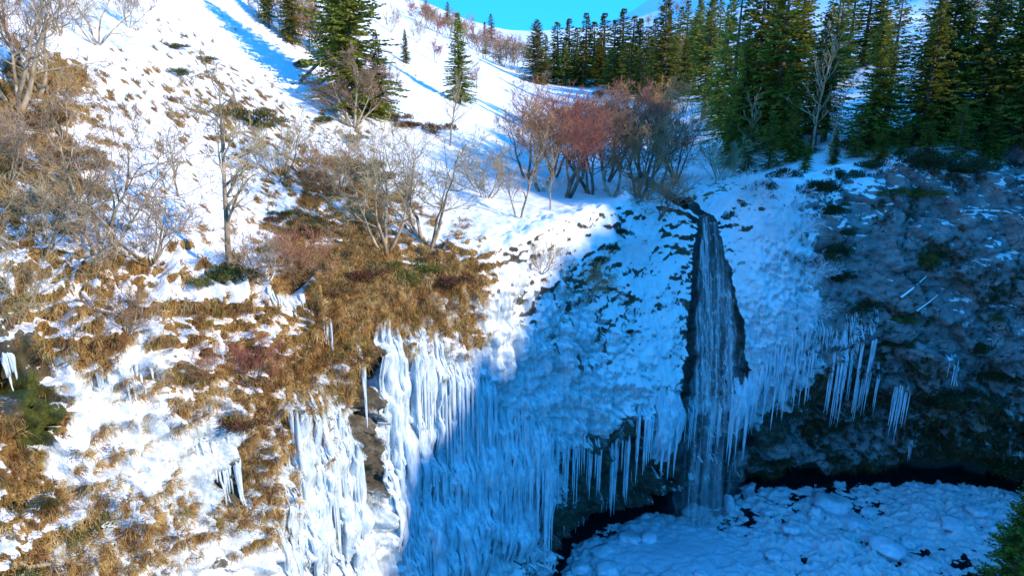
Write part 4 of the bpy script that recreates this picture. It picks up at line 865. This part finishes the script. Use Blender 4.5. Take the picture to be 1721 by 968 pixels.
bare(722,412,235,"spreading bare tree on the brow, right one of the pair above ice columns",WIDE[0],rz=4.2,w=1.05)
bare(592,212,128,"round-crowned bare tree in front of the tall left firs",ROUND[0],w=1.35)
bare(757,245,150,"slender pale birch in front of the striped tree shadows",SLIM[0])
bare(872,366,150,"thin white birch at the snowy edge left of the grove",SLIM[1]); bare(925,352,120,"short thin birch on the sunlit snow edge below the grove",SLIM[0])
bare(1104,362,90,"spreading leafless bush beside the lip of the waterfall",BUSH[1],"bare_bush",cat="bush",w=1.3)
bare(985,500,85,"twiggy bare bush on the shaded face at the shadow's edge",BUSH[0],"bare_bush",cat="bush",w=1.0)
FROST = [dict(b_) for b_ in BUSH]
for b_ in FROST:
    ms = []
    for nm, me in b_['parts']:
        m2 = me.copy(); m2.materials.clear(); m2.materials.append(M['snowclump']); ms.append((nm, m2))
    b_['parts'] = ms
for px, b_, h_, lab in [(1290,345,60,"frosted white bush on the bank right of the lip"),(1255,330,46,"small frosted bush right beside the stream lip"),(1325,400,60,"frosted bush lower on the icy slope right of fall"),(1350,470,50,"frosted bush left of the dark ledge shrubs"),(1335,540,50,"frosted bush at the foot of the icy slope"),(1060,430,40,"small frosted bush left of the lip bush on shaded face")]:
    bare(px, b_, h_, lab, FROST[0], "frosted_bush", cat="bush", w=1.3)
bare(910,455,70,"thin twiggy bush on the sunlit snowy brow",BUSH[0],"bare_bush",cat="bush")
for px, b_, h_, lab, pr in [(28,180,230,"large pale bare tree at the top left corner",WIDE[1]),(62,158,170,"bare tree right of the large top left corner tree",GROVE[1]),(162,76,110,"crooked bare tree on the open snow near the top left",WIDE[0]),(100,60,100,"bare tree at top edge between the corner tree and crooked tree",WIDE[1]),(216,46,70,"small bare tree right of the crooked one near top left",FARB[1]),
        (6,300,120,"bare shrubby tree at the left edge in brown grass",BUSH[0]),(110,240,120,"thin bare sapling in the brown grass patch at left",SLIM[1]),(60,430,150,"low bare branching shrub at the left edge above the cliff",BUSH[0]),(250,430,140,"thin bare shrub between the leaning birch and gnarled tree",BUSH[0]),
        (470,300,110,"thin bare shrub right of the gnarled tree",BUSH[0]),(505,480,110,"bare shrub on tussocks below and right of the gnarled tree",BUSH[1]),(300,330,110,"faint bare sapling left of the gnarled tree",SLIM[1]),(440,470,90,"bare shrub at the foot of the gnarled tree",BUSH[0]),(560,330,100,"bare shrub in the green heath above the brow",BUSH[1]),
        (815,330,100,"thin bare shrub right of the brow pair on white snow",BUSH[0]),(660,152,52,"small bare tree on the snow below the pale little fir",FARB[1]),(656,55,44,"tiny bare tree high on the white slope near skyline",FARB[1]),(700,72,40,"round bare shrub left of the lone medium fir, higher up",FARB[1]),(732,106,40,"small bare tree just left of the lone medium fir",FARB[0]),
        (735,62,36,"small bare tree below the skyline fir that stands clear",FARB[0]),(800,150,40,"bare shrub just right of the lone medium fir",FARB[0]),(1250,290,130,"thin pale bare trunk in front of the dense right stand",SLIM[0]),(1395,262,130,"thin pale bare birch left of the snow mound among right firs",SLIM[0]),
        (1365,258,190,"tall thin bare trunk at the left of the snow mound",SLIM[0]),(1636,246,80,"dead pale snag among the right firs",SLIM[1]),(1490,170,80,"dark bare sapling on the snow mound between right firs",SLIM[1]),(1210,300,80,"bare tangle on the bank right of the stream",BUSH[0]),(1115,130,70,"brown leafless tree beside the tall middle fir",GROVE[1]),
        (1150,190,60,"brown leafless tree between the middle fir and right stand",GROVE[0]),(20,540,110,"bare drooping shrub at the left edge over the ice",BUSH[0]),(210,560,90,"bare straggling shrub on the left wall ledge",BUSH[0]),(420,640,90,"bare straggling shrub on brown tussocks of the left wall",BUSH[1]),(350,640,60,"low bare bush on the left wall beside a snow patch",BUSH[1])]:
    bare(px, b_, h_, lab, pr, "bare_shrub" if pr in BUSH else "bare_tree", cat="shrub" if pr in BUSH else "tree")
brush = [(690,28,22),(705,40,26),(718,48,30),(730,50,28),(742,58,30),(756,62,32),(768,66,30),(780,74,34),(792,82,32),(803,92,36),(814,100,34),(832,104,40),(845,112,36),(858,118,40),(870,122,44),(850,96,30),(864,100,30),(724,32,20)]; brush = sorted((a, b, c * 1.35) for a, b, c in brush)
for n_, (px, b_, h_) in enumerate(brush): bare(px, b_, h_, "low reddish bare tree of the skyline brush, %s from the left" % ORD[n_], FARB[n_ % 2], "bare_tree", "reddish brush along the left skyline", w=1.4)
brush2 = [(432,30,60),(448,40,66),(470,58,70),(500,70,76),(520,88,80),(540,70,90),(510,50,70),(546,100,80)]
brush2.sort()
for n_, (px, b_, h_) in enumerate(brush2): bare(px, b_, h_, "brown bare tree in brush at the top edge left of tall firs, %s from left" % ORD[n_], FARB[(n_ + 1) % 2], "bare_tree", "brown brush at the top edge", w=1.1)
far2 = [(1120,30,22),(1136,26,22),(1150,14,20),(1090,46,20),(1330,60,26),(1345,80,26),(1336,100,28),(1352,40,24),(1200,30,20),(1600,40,50),(1620,50,55),(1640,40,50)]
far2.sort()
for n_, (px, b_, h_) in enumerate(far2): bare(px, b_, h_, "small bare tree on the far snowy right hillside, %s from the left" % ORD[n_], FARB[n_ % 2], "bare_tree", "scattered bare trees on the far right hillside", w=1.2)
print("bare placed", round(time.time() - T0, 1))

# ---- shrubs
SHR = {'olive': [proto_shrub(1, M['olive']), proto_shrub(2, M['olive'], hh=.6)], 'dark': [proto_shrub(3, M['darkgreen'], hh=.9), proto_shrub(4, M['darkgreen'], hh=.7)], 'heath': [proto_shrub(5, M['heather'], hh=.6), proto_shrub(6, M['heather'], hh=.8)]}
def shrub(px, py, rpx, kind, lab, n_=0, grp=None):
    h = hit(px, py)
    if h is None: return
    p = h[0]; pr = SHR[kind][n_ % 2]; r = rpx * dist_scale(p)
    nrm = N1[h[1], h[2]]; p = p + nrm * 0.0 - np.array([0, 0, 0.1 * r])
    e = place(pr, {'olive': "juniper_shrub", 'dark': "evergreen_shrub", 'heath': "heather_shrub"}[kind], p, r, lab, "shrub", grp)
sh = [(415,205,34,'olive',"olive shrub right behind the gnarled tree's crown"),(440,215,30,'olive',"olive shrub at the right of the gnarled tree's crown"),(305,128,18,'olive',"small green shrub on open snow above the gnarled tree"),(298,82,16,'olive',"small green shrub high on the open left snow"),(350,105,14,'olive',"tiny green shrub right of the high one on open snow"),
      (565,280,26,'olive',"leftmost green shrub in the heath band above the brow"),(590,292,30,'dark',"dark green shrub in the heath band above the brow"),(625,282,24,'olive',"green shrub at the right top of the heath band"),(650,300,26,'heath',"brown heather behind the left brow tree"),(480,362,22,'olive',"green shrub on tussocks right of the gnarled trunk"),(455,372,20,'heath',"brown heather left beside a small green shrub"),
      (400,470,46,'dark',"dark green shrub at the foot of the gnarled tree"),(350,480,26,'olive',"olive shrub left of the gnarled tree's foot"),(640,450,34,'olive',"olive shrub under the left brow tree"),(700,470,40,'olive',"olive shrub under the right brow tree"),(560,500,34,'heath',"brown heather on the brow above the bare rock strip"),(600,470,36,'heath',"brown heather left of the brow trees' feet"),
      (745,480,36,'heath',"brown heather right of the brow trees' feet"),(450,650,40,'heath',"brown heather on left wall above the widest curtain"),(400,720,36,'heath',"brown heather low on the left wall"),(620,305,22,'olive',"green shrub in the middle of heath band"),(520,400,26,'heath',"brown heather midway between gnarled tree and brow trees"),
      (590,240,20,'olive',"green shrub below the round-crowned tree"),(540,205,20,'olive',"pale green shrub left of the round-crowned tree"),(505,115,20,'dark',"dark shrub beside the leaning snow-covered log"),(730,225,26,'heath',"red-brown shrub below the striped shadows"),(690,215,26,'heath',"red-brown shrub right below the low fir"),(665,205,20,'heath',"red-brown shrub just under the low fir"),
      (100,270,40,'heath',"dark brown heather in the left brown patch"),(60,215,36,'heath',"dark brown heather under the corner trees"),(150,285,30,'heath',"brown heather right of the dark heather at left"),(1010,165,18,'heath',"brown shrub behind the grove under the sunlit pointed fir"),
      (1372,325,34,'dark',"round dark shrub on the snowy brow left of the grey slab"),(1395,360,26,'dark',"dark shrub below the round one, left of the grey slab"),(1395,432,30,'dark',"dark shrub on ledge at the slab's lower left"),(1405,470,26,'dark',"dark shrub just under the ledge shrub left of slab"),(1570,290,50,'dark',"broad dark shrub above the middle of the grey slab"),(1620,290,40,'dark',"dark shrub right of the broad one above the slab"),
      (1680,255,56,'dark',"large dark shrub at right edge under the firs"),(1470,285,26,'dark',"small dark shrub above the slab's left top"),(1500,330,20,'olive',"small mossy shrub at the slab's top edge"),(1548,330,28,'olive',"mossy shrub on the slab's top edge, further right"),(1566,440,22,'olive',"single green bush in the middle of the grey slab"),(1520,540,16,'olive',"small green tuft on the dark crack below the slab"),
      (1660,540,18,'olive',"small green tuft on the right of the lower slab"),(1640,590,22,'dark',"dark tuft on the lower slab near the right edge"),(1280,320,26,'dark',"dark sprig shrub on the frosted bank right of the lip"),(1310,300,30,'dark',"dark sprig shrub below the dense right stand"),(1440,250,30,'dark',"dark shrub at the foot of the brow firs, left"),(1520,245,34,'dark',"dark shrub at the foot of the brow firs, middle"),
      (1600,240,34,'dark',"dark shrub at the foot of the brow firs, right"),(1690,780,60,'dark',"dark shrub hanging over the right end of the cave"),(1650,820,40,'dark',"dark shrub at the right end of the cave mouth"),(30,955,70,'olive',"bright green shrub in the bottom left corner"),(55,860,28,'olive',"green tuft low at the left edge on brown tussocks"),(1030,420,22,'dark',"dark sprig shrub at the top of shaded snowy face"),(1045,395,18,'dark',"second dark sprig shrub left of the lip bush"),(1005,440,20,'dark',"dark sprig shrub just inside the shadow's edge"),(1060,560,12,'dark',"tiny dark tuft on the smooth shaded snow face"),(1345,262,30,'dark',"dark shrub under the right end of the dense stand"),(1410,300,24,'dark',"dark shrub between round brow shrub and small slab-top shrub"),(1425,395,20,'dark',"small dark shrub at the left tip of the slab"),(1440,520,26,'dark',"dark shrub just above the long thin icicle cluster"),(1500,580,28,'dark',"dark shrub on the crack under the slab middle"),(1600,670,34,'dark',"dark shrub on the lower right wall above cave"),(1680,640,30,'dark',"dark shrub on snowy rock at right edge, lower"),(1350,230,26,'dark',"dark shrub beside the tall thin bare trunk"),(1420,345,16,'olive',"small olive tuft between the brow shrubs and slab")]
for n_, a_ in enumerate(sh): shrub(a_[0], a_[1], a_[2], a_[3], a_[4], n_)

# ---- fallen timber
def log(pts, r0, r1, lab, name, mat, side=()):
    V, F = [], []; P_ = np.array(pts); tube(P_, np.linspace(r0, r1, len(P_)), 8, V, F)
    for a_, dv, L_ in side:
        b0 = P_[a_]; q = [b0, b0 + np.array(dv) * L_ * .5 + np.array([0, 0, .05]), b0 + np.array(dv) * L_]; tube(q, [r1 * 1.1, r1 * .7, .008], 5, V, F)
    o0 = np.array(P_[0]); e = empty(name, tuple(o0)); ns = 8; F.append(tuple(range(ns))[::-1]); F.append(tuple(range((len(P_) - 1) * ns, len(P_) * ns)))
    o = link_mesh("bark" , np.array(V) - o0, [tuple(f) for f in F], mat, e)
    return e, o0, P_
p0 = spot(505, 137); sc_ = dist_scale(p0); p1 = p0 + np.array([50 * sc_, 0.4, 44 * sc_])
P_ = [p0 - np.array([.2, 0, .2])] + [p0 + (p1 - p0) * t + np.array([0, 0, .06 * math.sin(t * 3.1)]) for t in (.25, .5, .75, 1.0)]
e, o0, P_ = log(P_, .17, .11, "", "leaning_log", M['darkbark'], side=[(3, (.3, -.2, .9), .7)]); tag(e, "leaning broken log topped with snow at the edge of the upper left brush", "log")
V, F = [], []; tube([np.array(p) + np.array([0, 0, .13]) - o0 for p in P_[1:]], [.06, .12, .13, .07], 7, V, F); link_mesh("snow_cap", V, F, M['snowclump'], e)
def draped(pix, r0, r1, lab, name, mat, lift=.15, snow=False, side=()):
    P_ = []
    for px, py in pix:
        h = hit(px, py)
        if h is not None: P_.append(h[0] + N1[h[1], h[2]] * lift)
    e, o0, P_ = log(P_, r0, r1, lab, name, mat, side); tag(e, lab, "branch" if r0 < .15 else "log")
    if snow:
        V, F = [], []; tube([np.array(p) + np.array([0, 0, r0 * .75]) - o0 for p in P_], np.linspace(r0 * .85, r1 * .7, len(P_)), 7, V, F); link_mesh("snow_cap", V, F, M['snowclump'], e)
draped([(-5,935),(50,936),(95,945),(130,950),(180,958)], .10, .03, "long pale dead branch lying across the bottom left corner", "fallen_branch", M['palebark'], .35, side=[(2, (.5, -.3, -.6), .9), (3, (.7, .2, .3), .7), (1, (.3, -.3, -.5), 1.0)])
draped([(60,958),(85,966),(110,972)], .06, .02, "short pale dead branch below the long one at bottom left", "fallen_branch", M['palebark'], .3)
draped([(1512,502),(1530,488),(1556,468)], .16, .08, "short snow-topped log in the crack below the grey slab", "fallen_log", M['darkbark'], .15, True)
draped([(1540,522),(1560,508),(1575,498)], .10, .05, "thin snow-topped branch just below the short snowy log", "fallen_branch", M['darkbark'], .12, True)
draped([(1612,356),(1650,358),(1690,360),(1718,368)], .16, .08, "long snow-topped log lying on the grey slab at the right edge", "fallen_log", M['darkbark'], .15, True, side=[(1, (-.5, .2, .5), 1.2)])
draped([(135,500),(160,525),(200,530)], .10, .05, "snow-topped branch lying on the left wall ledge", "fallen_branch", M['palebark'], .2, True)
draped([(1065,343),(1078,338),(1084,346)], .06, .03, "bent dark twig sticking out of snow under the forked tree", "fallen_branch", M['darkbark'], .2)
print("shrubs", round(time.time() - T0, 1))

# ---- dry grass: tufts on the brown ground, uncountable
rg = np.random.RandomState(5)
fl = DP.reshape(-1, 3); nn = N1.reshape(-1, 3)
w_ = np.clip(grass - 0.35, 0, 1) * np.clip(0.62 - snow, 0, 1)
dv = fl - CAM; dep = dv[:, 1] * CP - dv[:, 2] * SP; uu = dv[:, 0] / np.maximum(dep, 1) * FPX + 860; vv = 484 - (dv[:, 1] * SP + dv[:, 2] * CP) / np.maximum(dep, 1) * FPX
inview = (dep > 10) & (uu > -60) & (uu < 1780) & (vv > -60) & (vv < 1030) & (dep < 95)
area = np.linalg.norm(np.cross(np.gradient(DP, axis=0), np.gradient(DP, axis=1)), axis=2).ravel()
w_ = w_ * inview * area * np.where(V_all < 4, 1.6, 1.0) * np.where(fl[:, 0] > 18, 0.45, 1.0)
def tufts(name, n, bl, lmin, lmax, wid, seed):
    rg = np.random.RandomState(seed); idx = rg.choice(len(fl), n, p=w_ / w_.sum())
    size = rg.uniform(0.6, 1.4, n); N_ = nn[idx]; Pb = fl[idx] + rg.normal(0, .05, (n, 3)) - N_ * .03
    Pb = np.repeat(Pb, bl, 0) + rg.normal(0, .07, (n * bl, 3)); N_ = np.repeat(N_, bl, 0); sz = np.repeat(size, bl)
    steep = np.clip(1 - N_[:, 2:3], 0, 1); L_ = (rg.uniform(lmin, lmax, n * bl) * sz)[:, None]
    d0 = N_ * .75 + np.array([0, 0, .35]) + rg.normal(0, .38, (n * bl, 3)); d0 /= np.linalg.norm(d0, axis=1)[:, None]
    mid = Pb + d0 * L_ * .5; d1 = d0 * .45 + np.array([0, 0, -1.0]) * (.35 + steep * .9) + rg.normal(0, .25, (n * bl, 3)); d1 /= np.linalg.norm(d1, axis=1)[:, None]
    tip = mid + d1 * L_ * .65; wv = np.cross(d0, rg.normal(0, 1, (n * bl, 3))); wv = wv / (np.linalg.norm(wv, axis=1)[:, None] + 1e-9) * wid
    m_ = n * bl; V = np.empty((m_ * 5, 3)); V[0::5] = Pb - wv; V[1::5] = Pb + wv; V[2::5] = mid + wv * .8; V[3::5] = mid - wv * .8; V[4::5] = tip
    b0 = np.arange(m_) * 5; T = np.concatenate([np.stack([b0, b0 + 1, b0 + 2], 1), np.stack([b0, b0 + 2, b0 + 3], 1), np.stack([b0 + 3, b0 + 2, b0 + 4], 1)])
    o = link_mesh(name, V, T, M['straw'], smooth=False); return o
tag(tufts("dry_grass", 11000, 12, .22, .60, .016, 5), "ochre dry grass hanging in tufts over the left wall and brow", "grass", kind="stuff")
w_ = inview * area * sstep(24, 32, fl[:, 0]) * (V_all < 5) * np.clip(0.75 - snow, 0, 1) * np.clip(sstep(.06, .30, fbm(fl, 0.22, 3, .6, 44.0)) + 0.05 * (1 - slabm) + 0.5 * np.clip(C['grass'] + C['moss'], 0, 1), 0, 1) * (1 - 0.90 * slabm)
M['straw_'] = M['straw']; M['straw'] = leafmat("mossy_grass", [(0.30, (0.018, 0.024, 0.008)), (0.45, (0.05, 0.05, 0.014)), (0.58, (0.12, 0.09, 0.03)), (0.70, (0.20, 0.15, 0.06))], 1.4, var=0.0)
tag(tufts("mossy_grass", 12000, 12, .25, .85, .022, 9), "dark mossy grass and heath clinging to the shaded right wall", "grass", kind="stuff")
print("done", round(time.time() - T0, 1), sum(len(m.polygons) * m.users for m in bpy.data.meshes))
